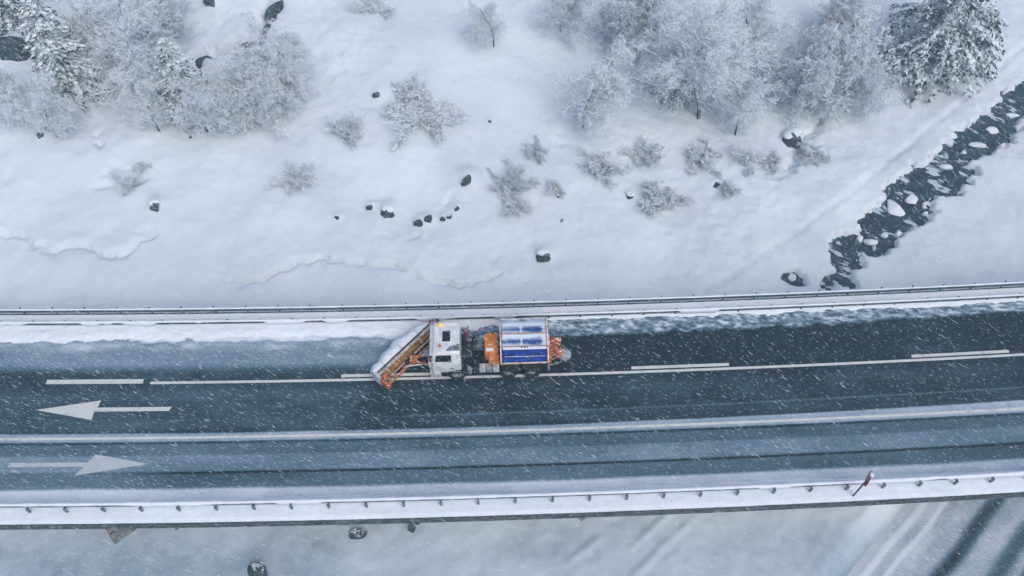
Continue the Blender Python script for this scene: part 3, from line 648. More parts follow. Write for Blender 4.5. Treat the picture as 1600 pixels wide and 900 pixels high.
for a in [
 ('spruce', 0, 1448, 98, 1.25, .4, 'dark green spruce loaded with snow beside the path at the top right', TG),
 ('spruce', 1, 1050, 150, .62, 2.2, 'slim snow-choked spruce among bare branches left of the large frosted tree', TG),
 ('spruce', 1, 122, 138, 1.0, 1.0, 'spruce with white clumps amid the thicket at the top left', TG),
 ('spruce', 1, 300, 175, .8, 3.0, 'short snow-laden spruce in the middle of the left thicket', TG),
 ('spruce', 1, 20, 40, 1.0, .2, 'dim spruce at the far left edge above the wide dark rock', TG),
 ('big', 0, 1092, 185, 1.0, .0, 'largest frosted bare tree with long white branches on the upper slope', TG),
 ('mid', 0, 910, 205, 1.15, .5, 'frosted tree with a dark forked trunk right of the slope centre', TG),
 ('mid', 1, 1245, 150, 1.25, 1.1, 'wide bare tree over the dark rock face, its twigs half lost in haze', TG),
 ('mid', 2, 1180, 110, 1.15, 2.6, 'leafless tree filling the gap right of the largest frosted tree', TG),
 ('mid', 0, 1345, 170, 1.0, 4.1, 'low spreading bare tree at the foot of the dark spruce', TG),
 ('mid', 1, 980, 60, 1.1, .9, 'frosted tree standing above the forked-trunk tree', TG),
 ('mid', 2, 875, 45, .9, 5.0, 'small frosted tree at the top edge, left of the bare grove', TG),
 ('mid', 0, 772, 70, .7, 3.3, 'lone faint frosted sapling high above the orange hopper unit', TG),
 ('big', 1, 205, 150, .85, 1.7, 'broad snow-dusted bare tree at the heart of the left thicket', TG),
 ('mid', 1, 395, 185, 1.1, 2.2, 'frosted tree closing the left thicket on its right side', TG),
 ('mid', 2, 455, 165, .8, .3, 'small bushy frosted tree at the right tip of the left thicket', TG),
 ('mid', 0, 330, 200, .9, 5.2, 'low frosted tree on the lower rim of the left thicket', TG),
 ('mid', 1, 250, 55, 1.2, 3.9, 'hazy bare tree at the top of the left thicket', TG),
 ('mid', 0, 45, 195, .9, 2.9, 'bare tree leaning over smooth snow at the lower left end of the thicket', TG),
 ('mid', 0, 1150, 210, .9, 1.9, 'low tangle of frosted branches right of the largest tree trunk', TG),
 ('mid', 1, 1300, 90, .9, 2.9, 'veiled bare tree just left of the dark green spruce', TG),
 ('mid', 0, 1020, 30, 1.0, 4.6, 'hazy bare crown at the top edge left of the largest frosted tree', TG),
 ('mid', 0, 250, 205, .8, 2.4, 'faint low tree at the bottom centre of the left thicket', TG),
 ('mid', 1, 165, 120, .95, 3.1, 'pale tree between the clumpy spruce and the broad dusted tree', TG),
 ('mid', 2, 470, 110, .6, 2.2, 'small airy tree right beside the gully bend', TG),
 ('mid', 0, 90, 215, .75, 1.4, 'low faint tree under the clumpy spruce on the left', TG),
 ('bush', 0, 672, 195, 1.75, .3, 'large pale round bush alone in the middle of the slope', BG),
 ('bush', 1, 640, 150, 1.25, 1.3, 'flatter pale bush touching the upper left of the large round one', BG),
 ('bush', 1, 466, 285, 1.1, .8, 'compact frosted bush with a snowy heart in open snow on the left', BG),
 ('bush', 2, 543, 215, 1.0, 2.0, 'oval bush under the small stone high on the slope', BG),
 ('bush', 0, 795, 290, 1.15, 4.0, 'frosted bush beside the long leaf-shaped rock', BG),
 ('bush', 2, 800, 325, .85, 1.0, 'thin bush just below the one beside the leaf-shaped rock', BG),
 ('bush', 1, 838, 240, .8, 5.0, 'snow-filled small bush left of the forked-trunk tree', BG),
 ('bush', 0, 935, 262, 1.15, 2.5, 'wide low bush below the forked-trunk tree', BG),
 ('bush', 2, 1035, 320, 1.25, 3.1, 'frosted bush lowest on the right slope above the truck lane', BG),
 ('bush', 1, 1010, 245, 1.1, .4, 'bush between the wide low bush and the grove on the right', BG),
 ('bush', 0, 1100, 245, 1.1, 1.5, 'bush at the foot of the largest frosted tree', BG),
 ('wisp', 0, 870, 300, .8, 1.5, 'wispy bush beside a tiny dark stone', BG),
 ('wisp', 1, 195, 285, .95, .5, 'wispy sprigs left of the heart-shaped boulder', BG),
 ('wisp', 0, 222, 262, .6, 2.5, 'tiny tuft above the wispy sprigs on the left', BG),
 ('wisp', 1, 1165, 262, 1.2, 2.5, 'low scrub above the notch-shaped stone', BG),
 ('wisp', 0, 1210, 255, 1.1, .5, 'thin scrub at the foot of the big capped boulder', BG),
 ('wisp', 0, 1135, 300, .9, 3.5, 'low scrub right beside the notch-shaped stone', BG),
 ('wisp', 1, 590, 20, 1.5, 3.5, 'dark tuft of twigs at the top edge, left of the slope centre', BG),
 ('bush', 2, 1265, 245, .9, .9, 'sparse bush right of the big capped boulder', BG),
]: plant(*a)

# ------------------------------------------------------------------ the snow plough truck (front towards -x)
M_white = simple('white_paint', (.80, .80, .78), .35, 0, .12, 2.2, .16, .3)
M_whiter = simple('white_trim', (.55, .57, .6), .5, 0, .25, 4)
M_glass = simple('dark_glass', (.012, .022, .026), .12, 0, .3, 3)
M_black = simple('black_frame', (.018, .022, .025), .6, 0, .4, 6, .10)
M_rub = simple('tyre_rubber', (.02, .021, .022), .85, 0, .3, 9)
M_rim = simple('wheel_rim', (.42, .46, .48), .45, .4, .3, 9)
M_or = simple('orange_paint', (.72, .22, .035), .45, 0, .18, 3, .16)
M_ord = simple('dirty_orange', (.56, .17, .045), .6, 0, .35, 6, .22)
M_och = simple('ochre_steel', (.32, .17, .05), .6, 0, .3, 5, .10)
M_blue = simple('blue_tarpaulin', (.003, .042, .27), .5, 0, .25, 2.5)
for m_ in (M_blue,): m_.node_tree.nodes['Principled BSDF'].inputs['Specular IOR Level'].default_value = .12
M_alu = simple('aluminium', (.48, .5, .52), .4, .5, .2, 6, .2)
M_amber = simple('amber_lamp', (.9, .35, .02), .3)
M_red = simple('red_canister', (.35, .03, .08), .4)
def tarp_mat():
    m, nt, bs = new_mat('tarpaulin_with_snow'); tc = N(nt, 'ShaderNodeTexCoord'); sp = N(nt, 'ShaderNodeSeparateXYZ'); nt.links.new(tc.outputs['Generated'], sp.inputs[0])
    n = noise(nt, 1.6, 6, .6, rotvec(nt, 0, (2.2, .6, 1)))
    # cloth shows through in a sagging band on both sides of the middle seam
    yy = math_n(nt, 'ABSOLUTE', math_n(nt, 'SUBTRACT', sp.outputs[1], .42)); xx = math_n(nt, 'ABSOLUTE', math_n(nt, 'SUBTRACT', sp.outputs[0], .44))
    k = math_n(nt, 'SUBTRACT', math_n(nt, 'ADD', math_n(nt, 'MULTIPLY', yy, 1.5), math_n(nt, 'MULTIPLY', n, 1.1)), math_n(nt, 'MULTIPLY', sp.outputs[0], .25))
    k = math_n(nt, 'ADD', k, math_n(nt, 'MULTIPLY', ramp(nt, xx, .05, .0), .4)); edge = ramp(nt, xx, .43, .5)
    k = math_n(nt, 'ADD', k, math_n(nt, 'MULTIPLY', edge, .5))
    nt.links.new(mix_c(nt, ramp(nt, k, .42, 1.05), (.01, .07, .28), (.66, .72, .84)), bs.inputs['Base Color']); bs.inputs['Roughness'].default_value = .6; return m
M_tarp = tarp_mat()
A = Vector((-1.0, 24.66, 0)); ROT = .033
T = empty('snow_plough_truck', A, ROT)
tag(T, 'white-cabbed snow plough truck with angled orange blade and blue-covered salt hopper clearing the upper lane', 'truck')
def px_local(px, py, z):
    p = P(px, py, z)-A; c, s_ = math.cos(-ROT), math.sin(-ROT); return Vector((p.x*c-p.y*s_, p.x*s_+p.y*c, z))
# cab as a lofted shell
CF, CR = -3.64, -2.02
def loft(m, secs):
    n = len(secs[0]); base = len(m.v)
    vs = [p for s_ in secs for p in s_]; fs = []
    for i in range(len(secs)-1):
        for k in range(n): fs.append((i*n+k, i*n+(k+1) % n, (i+1)*n+(k+1) % n, (i+1)*n+k))
    fs += [tuple(range(n))[::-1], tuple(range((len(secs)-1)*n, len(secs)*n))]; m.add(vs, fs); return m
def rect_ring(x0, x1, hw, z, c=.08, x0c=0):
    return [(x0+c, -hw, z), (x1-c, -hw, z), (x1, -hw+c, z), (x1, hw-c, z), (x1-c, hw, z), (x0+c, hw, z), (x0, hw-c-x0c, z), (x0, -hw+c+x0c, z)]
m = MB(); loft(m, [rect_ring(CF-.05, CR+.02, 1.17, .95), rect_ring(CF-.08, CR+.02, 1.19, 1.5), rect_ring(CF-.06, CR+.02, 1.17, 2.1), rect_ring(CF+.05, CR, 1.09, 2.80, .1), rect_ring(CF+.10, CR-.02, 1.04, 2.93, .1), rect_ring(CF+.16, CR-.07, .97, 2.99, .12)])
cab = m.build('cab', M_white, T)
m = MB(); loft(m, [rect_ring(CF+.45, CR-.07, .93, 2.97, .1), rect_ring(CF+.52, CR-.12, .88, 3.05, .1)]); m.build('roof_panel', M_white, cab)
m = MB(); m.box(CF+.62, CF+1.08, -.34, .36, 2.99, 3.085, .03); m.build('roof_hatch', M_glass, cab)
# raised dent / grey duct on roof
m = MB(); loft(m, [[(CF+.80, -.93, 3.0), (CR-.02, -.95, 3.0), (CR-.02, -.50, 3.0), (CF+1.1, -.62, 3.0)], [(CF+.90, -.88, 3.09), (CR-.04, -.88, 3.12), (CR-.04, -.56, 3.12), (CF+1.12, -.66, 3.10)]]); m.build('roof_duct', simple('grey_duct', (.2, .25, .28), .5, 0, .3, 3, .2), cab)
# sun visor with dark slots
m = MB(); loft(m, [[(CF-.10, -1.02, 2.62), (CF+.20, -1.02, 2.83), (CF+.20, 1.02, 2.83), (CF-.10, 1.02, 2.62)], [(CF-.13, -1.02, 2.66), (CF+.19, -1.02, 2.88), (CF+.19, 1.02, 2.88), (CF-.13, 1.02, 2.66)]]); vis = m.build('sun_visor', M_white, cab)
for k in range(5):
    y = -.5+.33*k; m = MB(); m.add([(CF+.20, y+.11, 2.905), (CF+.20, y-.11, 2.905), (CF+.33, y, 2.985), (CF+.20, y+.11, 2.86), (CF+.20, y-.11, 2.86), (CF+.33, y, 2.9)], [(0, 1, 2), (3, 5, 4), (0, 3, 4, 1), (1, 4, 5, 2), (2, 5, 3, 0)]); m.build('marker_bracket', M_black, vis)
# windscreen (front) and lower grille
m = MB(); m.add([(CF-.075, -.98, 1.95), (CF+.055, -.92, 2.6), (CF+.055, .92, 2.6), (CF-.075, .98, 1.95)], [(0, 1, 2, 3)]); m.build('windscreen', M_glass, cab)
m = MB(); m.box(CF-.13, CF-.06, -.85, .85, 1.0, 1.7, .02); m.build('grille', M_black, cab)
# doors and side windows
for s_ in (-1, 1):
    m = MB(); y0 = 1.195*s_; d = MB()
    d.add([(CF+.12, 1.195*s_, 1.02), (CR-.30, 1.195*s_, 1.02), (CR-.30, 1.215*s_, 1.5), (CR-.30, 1.19*s_, 2.08), (CF+.12, 1.19*s_, 2.08), (CF+.12, 1.215*s_, 1.5)], [(0, 1, 2, 5), (5, 2, 3, 4)])
    door = d.build('door', M_white, cab)
    g = MB(); g.add([(CF+.17, 1.172*s_, 2.16), (CF+1.12, 1.172*s_, 2.16), (CF+1.10, 1.104*s_, 2.77), (CF+.24, 1.104*s_, 2.77)], [(0, 1, 2, 3)]); g.build('window', M_glass, door)
    hd = MB(); hd.box(CR-.62, CR-.42, 1.2*s_-.02, 1.2*s_+.03, 1.38, 1.46, .01); hd.build('handle', M_black, door)
    mi = MB(); mi.tube((CF-.02, 1.12*s_, 2.35), (CF-.12, 1.38*s_, 2.3), .02); mi.tube((CF-.02, 1.15*s_, 1.8), (CF-.12, 1.38*s_, 1.85), .02); mi.build('mirror_arm', M_black, cab)
    mi = MB(); mi.box(CF-.20, CF-.05, 1.32*s_-.06, 1.32*s_+.09, 1.75, 2.35, .04); mi.build('mirror', M_whiter, cab)
    fe = MB(); n = 14
    for k in range(n):
        a0 = math.pi*(k/n); a1 = math.pi*((k+1)/n); fe.add([(-2.30+.62*math.cos(a0), s_*.80, .52+.60*math.sin(a0)), (-2.30+.62*math.cos(a0), s_*1.21, .52+.60*math.sin(a0)), (-2.30+.62*math.cos(a1), s_*1.21, .52+.60*math.sin(a1)), (-2.30+.62*math.cos(a1), s_*.80, .52+.60*math.sin(a1)),
            (-2.30+.68*math.cos(a0), s_*.80, .52+.68*math.sin(a0)), (-2.30+.68*math.cos(a0), s_*1.21, .52+.68*math.sin(a0)), (-2.30+.68*math.cos(a1), s_*1.21, .52+.68*math.sin(a1)), (-2.30+.68*math.cos(a1), s_*.80, .52+.68*math.sin(a1))],
            [(0, 1, 2, 3), (4, 5, 6, 7), (1, 5, 6, 2), (0, 4, 7, 3)])
    fe.build('wheel_arch', M_black, T)
    st_ = MB(); st_.box(CF-.0, CF+.55, s_*1.0-.15, s_*1.0+.15, .45, .55, .02); st_.box(CF+.05, CF+.6, s_*1.03-.13, s_*1.03+.13, .72, .80, .02); st_.build('step', M_black, T)
m = MB(); m.box(CF-.22, CF+.05, -1.2, 1.2, .42, .86, .06); m.box(CF-.10, CF+.42, -1.24, -1.06, .5, .98, .05); m.box(CF-.10, CF+.42, 1.06, 1.24, .5, .98, .05); bp_ = m.build('bumper', M_whiter, T)
for s_ in (-.85, .85):
    m = MB(); m.tube((CF-.26, s_, .66), (CF-.2, s_, .66), .10, n=14); m.build('headlight', M_alu, bp_)
for (x, y, mt, r, lab) in ((CF+.52, .78, M_amber, .10, 'glowing amber beacon'), (CF+.50, -.62, simple('red_lamp', (.6, .10, .03), .4), .075, None)):
    m = MB(); m.tube((x, y, 2.9), (x, y, 3.06), r*1.15, n=14); m.ell((x, y, 3.07), (r, r, r*1.5), 2); b = m.build('beacon', mt, cab, smooth=True)
    if lab: b['label'] = lab
bs = M_amber.node_tree.nodes['Principled BSDF']; bs.inputs['Emission Color'].default_value = (1, .5, .08, 1); bs.inputs['Emission Strength'].default_value = .8
for k, (x, c_) in enumerate(((CF+.05, M_red), (CF+.22, M_glass), (CF+.35, M_glass))):
    m = MB(); m.tube((x, 1.10, 2.65), (x-.04, 1.16, 3.05), .03); m.box(x-.06, x+.06, 1.12, 1.2, 2.9, 3.12, .02); m.build('work_lamp', c_, cab)
# chassis
m = MB()
for y in (-.42, .42): m.box(-3.6, 3.3, y-.05, y+.05, .72, .98)
for x in (-1.6, -1.0, -.4, 1.4, 2.4, 3.25): m.box(x-.06, x+.06, -.42, .42, .76, .93)
for x in (-2.30, .75, 2.15): m.tube((x, -1.0, .52), (x, 1.0, .52), .09, n=10); m.ell((x, 0, .52), (.24, .24, .22), 2)
m.tube((-1.5, 0, .75), (.7, 0, .62), .06); m.build('chassis', M_black, T)
m = MB(); m.box(-1.95, -1.35, -.45, .45, .9, 1.35, .05)                       # engine hump, pipes and air gear behind the cab
for i in range(16):
    x = -1.85+rnd.random()*1.0; y = -1.0+rnd.random()*2.0; m.tube((x, y, .95), (x+rnd.uniform(-.3, .3), y+rnd.uniform(-.4, .4), 1.2+rnd.random()*.4), .025, n=6)
m.box(-1.85, -1.70, .5, 1.1, .9, 2.1, .03); m.build('engine_gear', M_black, T)
m = MB(); m.tube((-1.72, .95, 1.0), (-1.72, .95, 2.35), .10, n=14); m.tube((-1.72, .95, 2.35), (-1.55, .95, 2.5), .09, n=14); m.build('exhaust', M_rim, T)
m = MB(); m.box(-1.72, -1.55, .72, 1.0, 1.7, 2.2, .03); m.build('canister', M_red, T)
m = MB(); m.box(-1.30, -.70, .20, .75, 1.0, 1.5, .03); m.box(-1.22, -.95, .28, .66, 1.5, 1.52); m.build('equipment_box', simple('grey_box', (.22, .26, .28), .5, 0, .3, 4, .15), T)
m = MB(); m.box(-1.28, -1.02, .25, .62, 1.51, 1.56, .02); m.build('box_lid', M_black, T)
for s_ in (-1, 1):
    m = MB(); m.tube((-1.3, s_*.85, .70), (-.75, s_*.85, .70), .26, n=18); m.build('fuel_tank', M_black, T)
    for k in range(3):
        m = MB(); x = -.95+.40*k; m.box(x, x+.36, s_*.98-.2, s_*.98+.2, .78, 1.18, .02); m.build('side_box', M_whiter if k != 1 else M_alu, T)
    m = MB(); m.tube((-1.52, s_*1.0, .55), (-1.52, s_*1.0, 1.0), .13, n=14); m.build('air_tank', M_rim, T)
def wheel(x, y, s_, w_=.30, dual=False):
    t = MB(); R0, R1 = .51, .29; n = 28; y0 = y-w_/2*s_; y1 = y+w_/2*s_; prof = [(R1, y0), (R0*.93, y0), (R0, y0+.05*s_), (R0, y1-.05*s_), (R0*.93, y1), (R1, y1), (R1*.92, y1-.08*s_), (R1*.92, y0+.02*s_)]
    vs = [(x+r*math.cos(a), yy, .51+r*math.sin(a)) for a in [2*math.pi*k/n for k in range(n)] for r, yy in prof]; q = len(prof)
    fs = [(k*q+j, k*q+(j+1) % q, ((k+1) % n)*q+(j+1) % q, ((k+1) % n)*q+j) for k in range(n) for j in range(q)]
    t.add(vs, fs); wh = t.build('wheel', None, T); wh.data.materials.append(M_rub)
    r = MB(); yo = y1-(.13 if dual else .05)*s_; r.tube((x, yo-.04*s_, .51), (x, yo, .51), .31, .30, n=24); r.tube((x, yo, .51), (x, yo+.10*s_, .51), .12, .09, n=16)
    for k in range(8): a = k*math.pi/4; r.tube((x+.19*math.cos(a), yo, .51+.19*math.sin(a)), (x+.19*math.cos(a), yo+.03*s_, .51+.19*math.sin(a)), .02, n=6)
    r.build('rim', M_rim, wh); return wh
for x, du in ((-2.30, False), (.75, True), (2.15, True)):
    for s_ in (-1, 1): wheel(x, s_*(1.05 if not du else .98), s_, .30 if not du else .46, du)
# hopper
HF, HR = .30, 3.10
m = MB(); prof = [(-.55, 1.0), (-1.22, 1.75), (-1.25, 2.02), (1.40, 2.02), (1.36, 1.75), (.55, 1.0)]; n = len(prof)
m.add([(HF+.02, y, z) for y, z in prof]+[(HR-.02, y, z) for y, z in prof], [tuple(range(n))[::-1], tuple(range(n, 2*n))]+[(k, (k+1) % n, n+(k+1) % n, n+k) for k in range(n)]); hop = m.build('hopper', M_or, T)
def panel(name, y0, z0, y1, z1, mat, sag=.0, x0=HF+.10, x1=HR-.10, th=.03):
    nx, ny = 24, 10; vs = []; fs = []
    for j in range(ny+1):
        for i in range(nx+1):
            x = x0+(x1-x0)*i/nx; t = j/ny; z = z0+(z1-z0)*t-sag*math.sin(math.pi*t)*(.4+.6*abs(math.sin(2*math.pi*i/nx)))+rnd.uniform(-.006, .006); vs.append((x, y0+(y1-y0)*t, z))
    for j in range(ny):
        for i in range(nx): a = j*(nx+1)+i; fs.append((a, a+1, a+nx+2, a+nx+1))
    mm = MB(); mm.add(vs, fs); o = mm.build(name, mat, hop, smooth=True)
    sm = o.modifiers.new('t', 'SOLIDIFY'); sm.thickness = th; return o
p1 = panel('tarpaulin', -1.28, 2.02, -.54, 2.55, M_blue); p1['label'] = 'bare deep blue cover panel'
panel('tarpaulin', -.52, 2.57, .24, 2.72, M_tarp, .10); panel('tarpaulin', .26, 2.72, 1.10, 2.62, M_tarp, .08); panel('tarpaulin', 1.12, 2.61, 1.44, 2.42, simple('snowed_tarp', (.6, .66, .76), .7, 0, .15, 2))
m = MB(); m.box(HF+.25, HR-.22, -1.03, -1.00, 2.25, 2.29); m.build('cover_strip', M_whiter, hop)
m = MB(); m.box(HF+.14, HR-.12, -.70, -.56, 2.50, 2.60, .01); m.build('snow_strip', M_cap, hop)
m = MB(); ridge = [(-1.30, 2.0), (-.53, 2.56), (.25, 2.73), (1.11, 2.62), (1.46, 2.40), (1.44, 2.05)]
for x in (HF+.03, HR-.03):
    for a, b in zip(ridge[:-1], ridge[1:]): m.bar((x, a[0], a[1]+.03), (x, b[0], b[1]+.03), .09, .07, (1, 0, 0))
for y, z in ((-1.31, 2.0), (1.46, 2.38)): m.bar((HF-.02, y, z), (HR+.02, y, z), .07, .10)
for x in (HF+.03, HR-.03):
    for s_ in (-1, 1): m.bar((x, 1.29*s_, 2.0), (x, .6*s_, 1.0), .07, .07, (1, 0, 0))
m.build('hopper_frame', simple('pale_orange_frame', (.58, .33, .22), .5, 0, .3, 4, .35), hop)
m = MB()
for y, z in ((-.53, 2.60), (.25, 2.76)): m.bar((HF+.02, y, z), (HR-.02, y, z), .03, .03)
m.build('hinge_rod', M_ord, hop)
m = MB()
for x in (1.55, 1.72, 1.86): m.box(x-.03, x+.03, -.66, -.60, 2.61, 2.66, .01); m.box(x-.03, x+.03, 1.20, 1.26, 2.58, 2.63, .01)
m.build('latch', M_black, hop)
# orange power unit in front of the hopper
m = MB(); m.box(-.62, .18, -.55, .72, 1.15, 2.12, .06); pu = m.build('power_unit', M_or, T)
m = MB(); m.box(-.40, .24, -.92, -.57, 1.3, 1.85, .05); m.build('valve_box', M_or, pu)
m = MB(); m.box(-.52, -.08, -.52, -.30, 2.12, 2.15, .01); m.build('snow_patch', M_cap, pu)
m = MB(); m.tube((-.35, .9, 1.2), (-.35, .9, 1.9), .05); m.tube((-.12, 1.0, 1.2), (-.12, 1.0, 2.0), .05); m.bar((-.35, .9, 1.9), (-.12, 1.0, 1.95), .05, .05); m.box(-.45, .1, .78, 1.1, 1.0, 1.25, .03); m.build('pump_bracket', M_rim, pu)
# spreader at the rear
m = MB(); m.box(3.15, 3.75, -.30, .60, 1.0, 1.25, .04); m.box(3.15, 3.30, -.95, .85, 1.2, 1.65, .03); m.box(3.35, 3.95, .35, .62, 1.25, 1.62, .06); m.box(3.55, 3.98, -.35, -.02, 1.1, 1.5, .08)
for i in range(9): y = -.8+.2*i; m.tube((3.2, y, 1.3), (3.45+rnd.random()*.45, y*.45+rnd.uniform(-.1, .1), 1.1+rnd.random()*.45), .03, n=6)
m.build('spreader_frame', M_ord, T); sp = m
m = MB(); m.tube((3.35, .35, 1.55), (3.85, .1, 1.6), .07, n=12); m.tube((3.75, -.15, .6), (3.75, -.15, 1.3), .16, .22, n=16); m.build('chute', M_ord, T)
m = MB(); m.tube((4.18, .05, .50), (4.18, .05, .54), .40, n=32)
for k in range(6): a = k*math.pi/3; m.bar((4.18+.05*math.cos(a), .05+.05*math.sin(a), .57), (4.18+.38*math.cos(a), .05+.38*math.sin(a), .57), .02, .06)
m.build('spinner_disc', simple('spinner', (.50, .54, .57), .4, .2, .3, 5), T)
m = MB(); m.bar((3.2, -.9, .95), (3.95, -.55, .7), .05, .05); m.bar((3.2, .7, .95), (3.95, .3, .7), .05, .05); m.bar((3.95, -.55, .7), (3.95, .3, .7), .05, .05); m.box(3.1, 3.2, -1.15, -.75, .7, .9, .02); m.box(3.1, 3.2, .75, 1.15, .7, .9, .02); m.build('rear_bar', M_rim, T)

# the plough blade
bl = px_local(588, 588, .95); br = px_local(673, 508, .95); bl.z = br.z = 0; D = (br-bl).normalized(); NF = Vector((-D.y, D.x, 0)); bl = bl-NF*.24+Vector((.14, 0, 0)); br = br-NF*.34; D = (br-bl).normalized(); NF = Vector((-D.y, D.x, 0)); LB = (br-bl).length
plow = empty('plough', bl); plow.parent = T; plow.rotation_euler.z = math.atan2(D.y, D.x)
# local plough frame: x along the blade, +y forwards
m = MB(); n = 10; sec = []
for k in range(n+1):
    t = k/n; a = t*math.pi*.62; sec.append((.30-.45*math.sin(a)*1.0+.62*t*t, .05+.95*t))
prof = sec; nn = len(prof); vs = [(x, y, z) for x in (0, LB) for y, z in prof]+[(x, y-.05, z) for x in (0, LB) for y, z in prof]
fs = [(k, k+1, nn+k+1, nn+k) for k in range(nn-1)]+[(2*nn+k, 2*nn+k+1, 3*nn+k+1, 3*nn+k) for k in range(nn-1)]+[(k, k+1, 2*nn+k+1, 2*nn+k) for k in range(nn-1)]+[(nn+k, nn+k+1, 3*nn+k+1, 3*nn+k) for k in range(nn-1)]+[(0, nn, 3*nn, 2*nn), (nn-1, 2*nn-1, 4*nn-1, 3*nn-1)]
m.add(vs, fs); m.build('mouldboard', M_och, plow, smooth=False)
# snow load piled on the deflector flap
nx, ny = 60, 12; vs = []; fs = []
for i in range(nx+1):
    u_ = i/nx; x = LB*(-.01+u_); W_ = float(np.interp(u_, [0, .06, .3, .55, .8, .93, 1], [.55, .78, .95, 1.12, .85, .7, .35]))+.05*math.sin(i*.42)+.02*math.sin(i*1.3)
    for j in range(ny+1):
        t = j/ny; vs.append((x, .42+W_*t, 1.03+.10*math.sin(math.pi*t)-.55*t**2.6+.012*math.sin(i*.9+j)+rnd.uniform(-.006, .006)))
for i in range(nx):
    for j in range(ny): a = i*(ny+1)+j; fs.append((a, a+1, a+ny+2, a+ny+1))
m = MB(); m.add(vs, fs); o = m.build('snow_load', M_cap, plow, smooth=True); sm = o.modifiers.new('t', 'SOLIDIFY'); sm.thickness = .08; sm.offset = -1
m = MB()
for x in (LB*.16, LB*.48, LB*.78): m.bar((x, .42, 1.12), (x, .82, 1.15), .02, .02)
m.build('flap_seam', M_galv, plow)
m = MB(); m.bar((0, .40, 1.10), (LB, .40, 1.10), .035, .06); m.build('top_edge', M_black, plow)
m = MB(); m.bar((.12, .24, 1.06), (LB-.1, .24, 1.06), .16, .05); m.build('top_rail', simple('pale_rail', (.52, .50, .47), .5, 0, .25, 4), plow)
m = MB()
for k in range(7): x = .15+(LB-.3)*k/6; m.bar((x, .18, .98), (x, -.30, .35), .03, .10); 
m.build('rib', M_ord, plow)
m = MB(); m.bar((.1, -.34, .42), (LB-.1, -.34, .42), .12, .12); m.bar((.3, -.16, .72), (LB*.38, -.16, .72), .07, .07); m.bar((LB*.55, -.16, .72), (LB-.25, -.16, .72), .07, .07); m.build('back_beam', M_ord, plow)
m = MB(); m.bar((.55, -.22, .80), (LB*.36, -.22, .80), .05, .04); m.bar((LB*.56, -.24, .80), (LB*.82, -.24, .80), .05, .04); m.bar((LB*.5, -.45, .6), (LB*.98, -.42, .6), .05, .05); m.build('light_bar', simple('pale_bar', (.62, .45, .36), .5, 0, .2, 5), plow)
m = MB(); m.box(-.06, .16, -.34, .14, .1, .75, .05); m.box(.0, .32, -.46, -.30, .1, .5, .04); m.tube((-.05, -.4, .3), (.35, -.3, .62), .035); m.tube((.1, -.2, .7), (.1, -.2, 1.0), .06); m.box(.15, .45, -.10, .12, .55, .92, .04); m.build('end_bracket', M_ord, plow)
m = MB(); m.box(-.10, .0, .1, .75, .1, 1.02, .03); m.ell((.02, .35, .95), (.12, .28, .2), 2); m.build('end_plate', M_whiter, plow)
m = MB(); m.tube((LB-.05, .3, 1.0), (LB-.05, .3, 1.6), .02); m.box(LB-.1, LB+.02, .26, .34, 1.15, 1.6, .01); m.build('marker_pole', M_red, plow)
# push frame between blade and truck
pm = bl+D*LB*.48-NF*.30
m = MB(); a0 = Vector((CF-.15, -.45, .55)); a1 = Vector((CF-.15, .45, .55)); c0 = Vector((pm.x+.1, pm.y, .55)); m.bar(a0, (c0.x, c0.y-.12, .55), .14, .12); m.bar(a1, (c0.x, c0.y+.12, .55), .14, .12); m.bar(a0, a1, .16, .14); m.bar((CF-.35, -.42, .5), (CF-.35, .42, 1.1), .08, .08)
m.box(c0.x-.22, c0.x+.25, c0.y-.22, c0.y+.22, .45, .82, .05); m.build('push_frame', M_ord, T)
m = MB(); q = bl+D*LB*.34-NF*.40; m.tube((CF-.7, -.50, .8), (q.x, q.y, .75), .05, n=10); m.build('ram', M_whiter, T)
m = MB(); q = bl+D*LB*.68-NF*.40; m.tube((CF-.35, .3, .8), (q.x, q.y, .75), .06, n=10); m.ell((c0.x+.3, c0.y+.05, .85), (.16, .1, .08), 2); m.build('ram', M_ord, T)
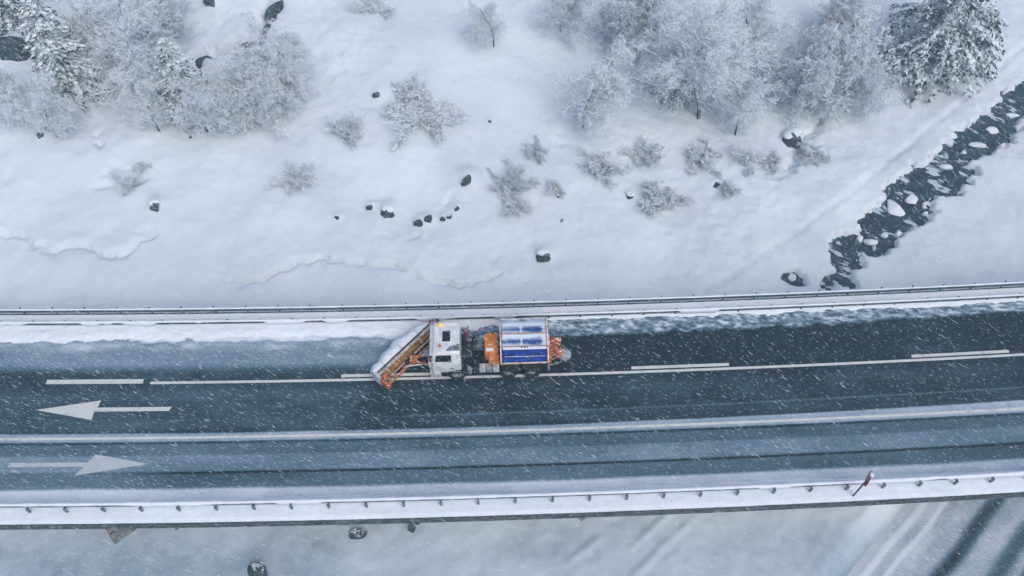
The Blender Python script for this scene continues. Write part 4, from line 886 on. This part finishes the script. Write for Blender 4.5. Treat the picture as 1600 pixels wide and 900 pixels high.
m = MB(); m.box(CF-.62, CF-.36, -.10, .34, 1.0, 1.05, .015); m.tube((CF-.48, .12, .6), (CF-.48, .12, 1.0), .03); m.build('mounting_plate', M_alu, T)

# ------------------------------------------------------------------ falling snow
R = random.Random(99); vs = []; fs = []; fd = Vector((.80, -.20, -.56)).normalized()
up = Vector((.2, .9, .1)); s1 = fd.cross(up).normalized(); s2 = fd.cross(s1)
for i in range(80000):
    z = .3+38*R.random()**1.1; depth = H-z; hw = depth*.85+2
    yv = R.uniform(.22, 1.45)*depth; x = R.uniform(-hw, hw); c = Vector((x, yv, z)); k = R.random()
    dist = math.hypot(depth, yv)
    if dist < 15: continue
    L_ = (.018+.10*k**2.2); wd = (.0024+.0036*R.random()**2)*(1+.6*(dist > 35)); d = (fd+Vector((R.gauss(0, .05), R.gauss(0, .05), R.gauss(0, .05)))).normalized(); n = len(vs)
    vs += [c-d*L_, c+s1*wd, c+s2*wd, c-s1*wd, c-s2*wd, c+d*L_]; fs += [(n, n+1, n+2), (n, n+2, n+3), (n, n+3, n+4), (n, n+4, n+1), (n+5, n+2, n+1), (n+5, n+3, n+2), (n+5, n+4, n+3), (n+5, n+1, n+4)]
m_, nt_, bs_ = new_mat('snowflake'); bs_.inputs['Base Color'].default_value = (.70, .76, .82, 1); bs_.inputs['Roughness'].default_value = .9
fl = link('falling_snow', raw('falling_snow', vs, fs), m_); tag(fl, kind='stuff')

# ------------------------------------------------------------------ the snow-filled air
bm = bmesh.new(); bmesh.ops.create_cube(bm, size=1); me = bpy.data.meshes.new('haze'); bm.to_mesh(me); bm.free()
hz, nt_, bs_ = new_mat('haze'); nt_.nodes.remove(bs_); pv = nt_.nodes.new('ShaderNodeVolumePrincipled'); pv.inputs['Color'].default_value = (.62, .86, 1, 1)
pv.inputs['Density'].default_value = .0012; pv.inputs['Anisotropy'].default_value = .1; nt_.links.new(pv.outputs[0], nt_.nodes['Material Output'].inputs['Volume'])
o = link('haze', me, hz); o.scale = (5600, 5600, 57); o.location = (0, 0, 17.5); tag(o, kind='stuff')
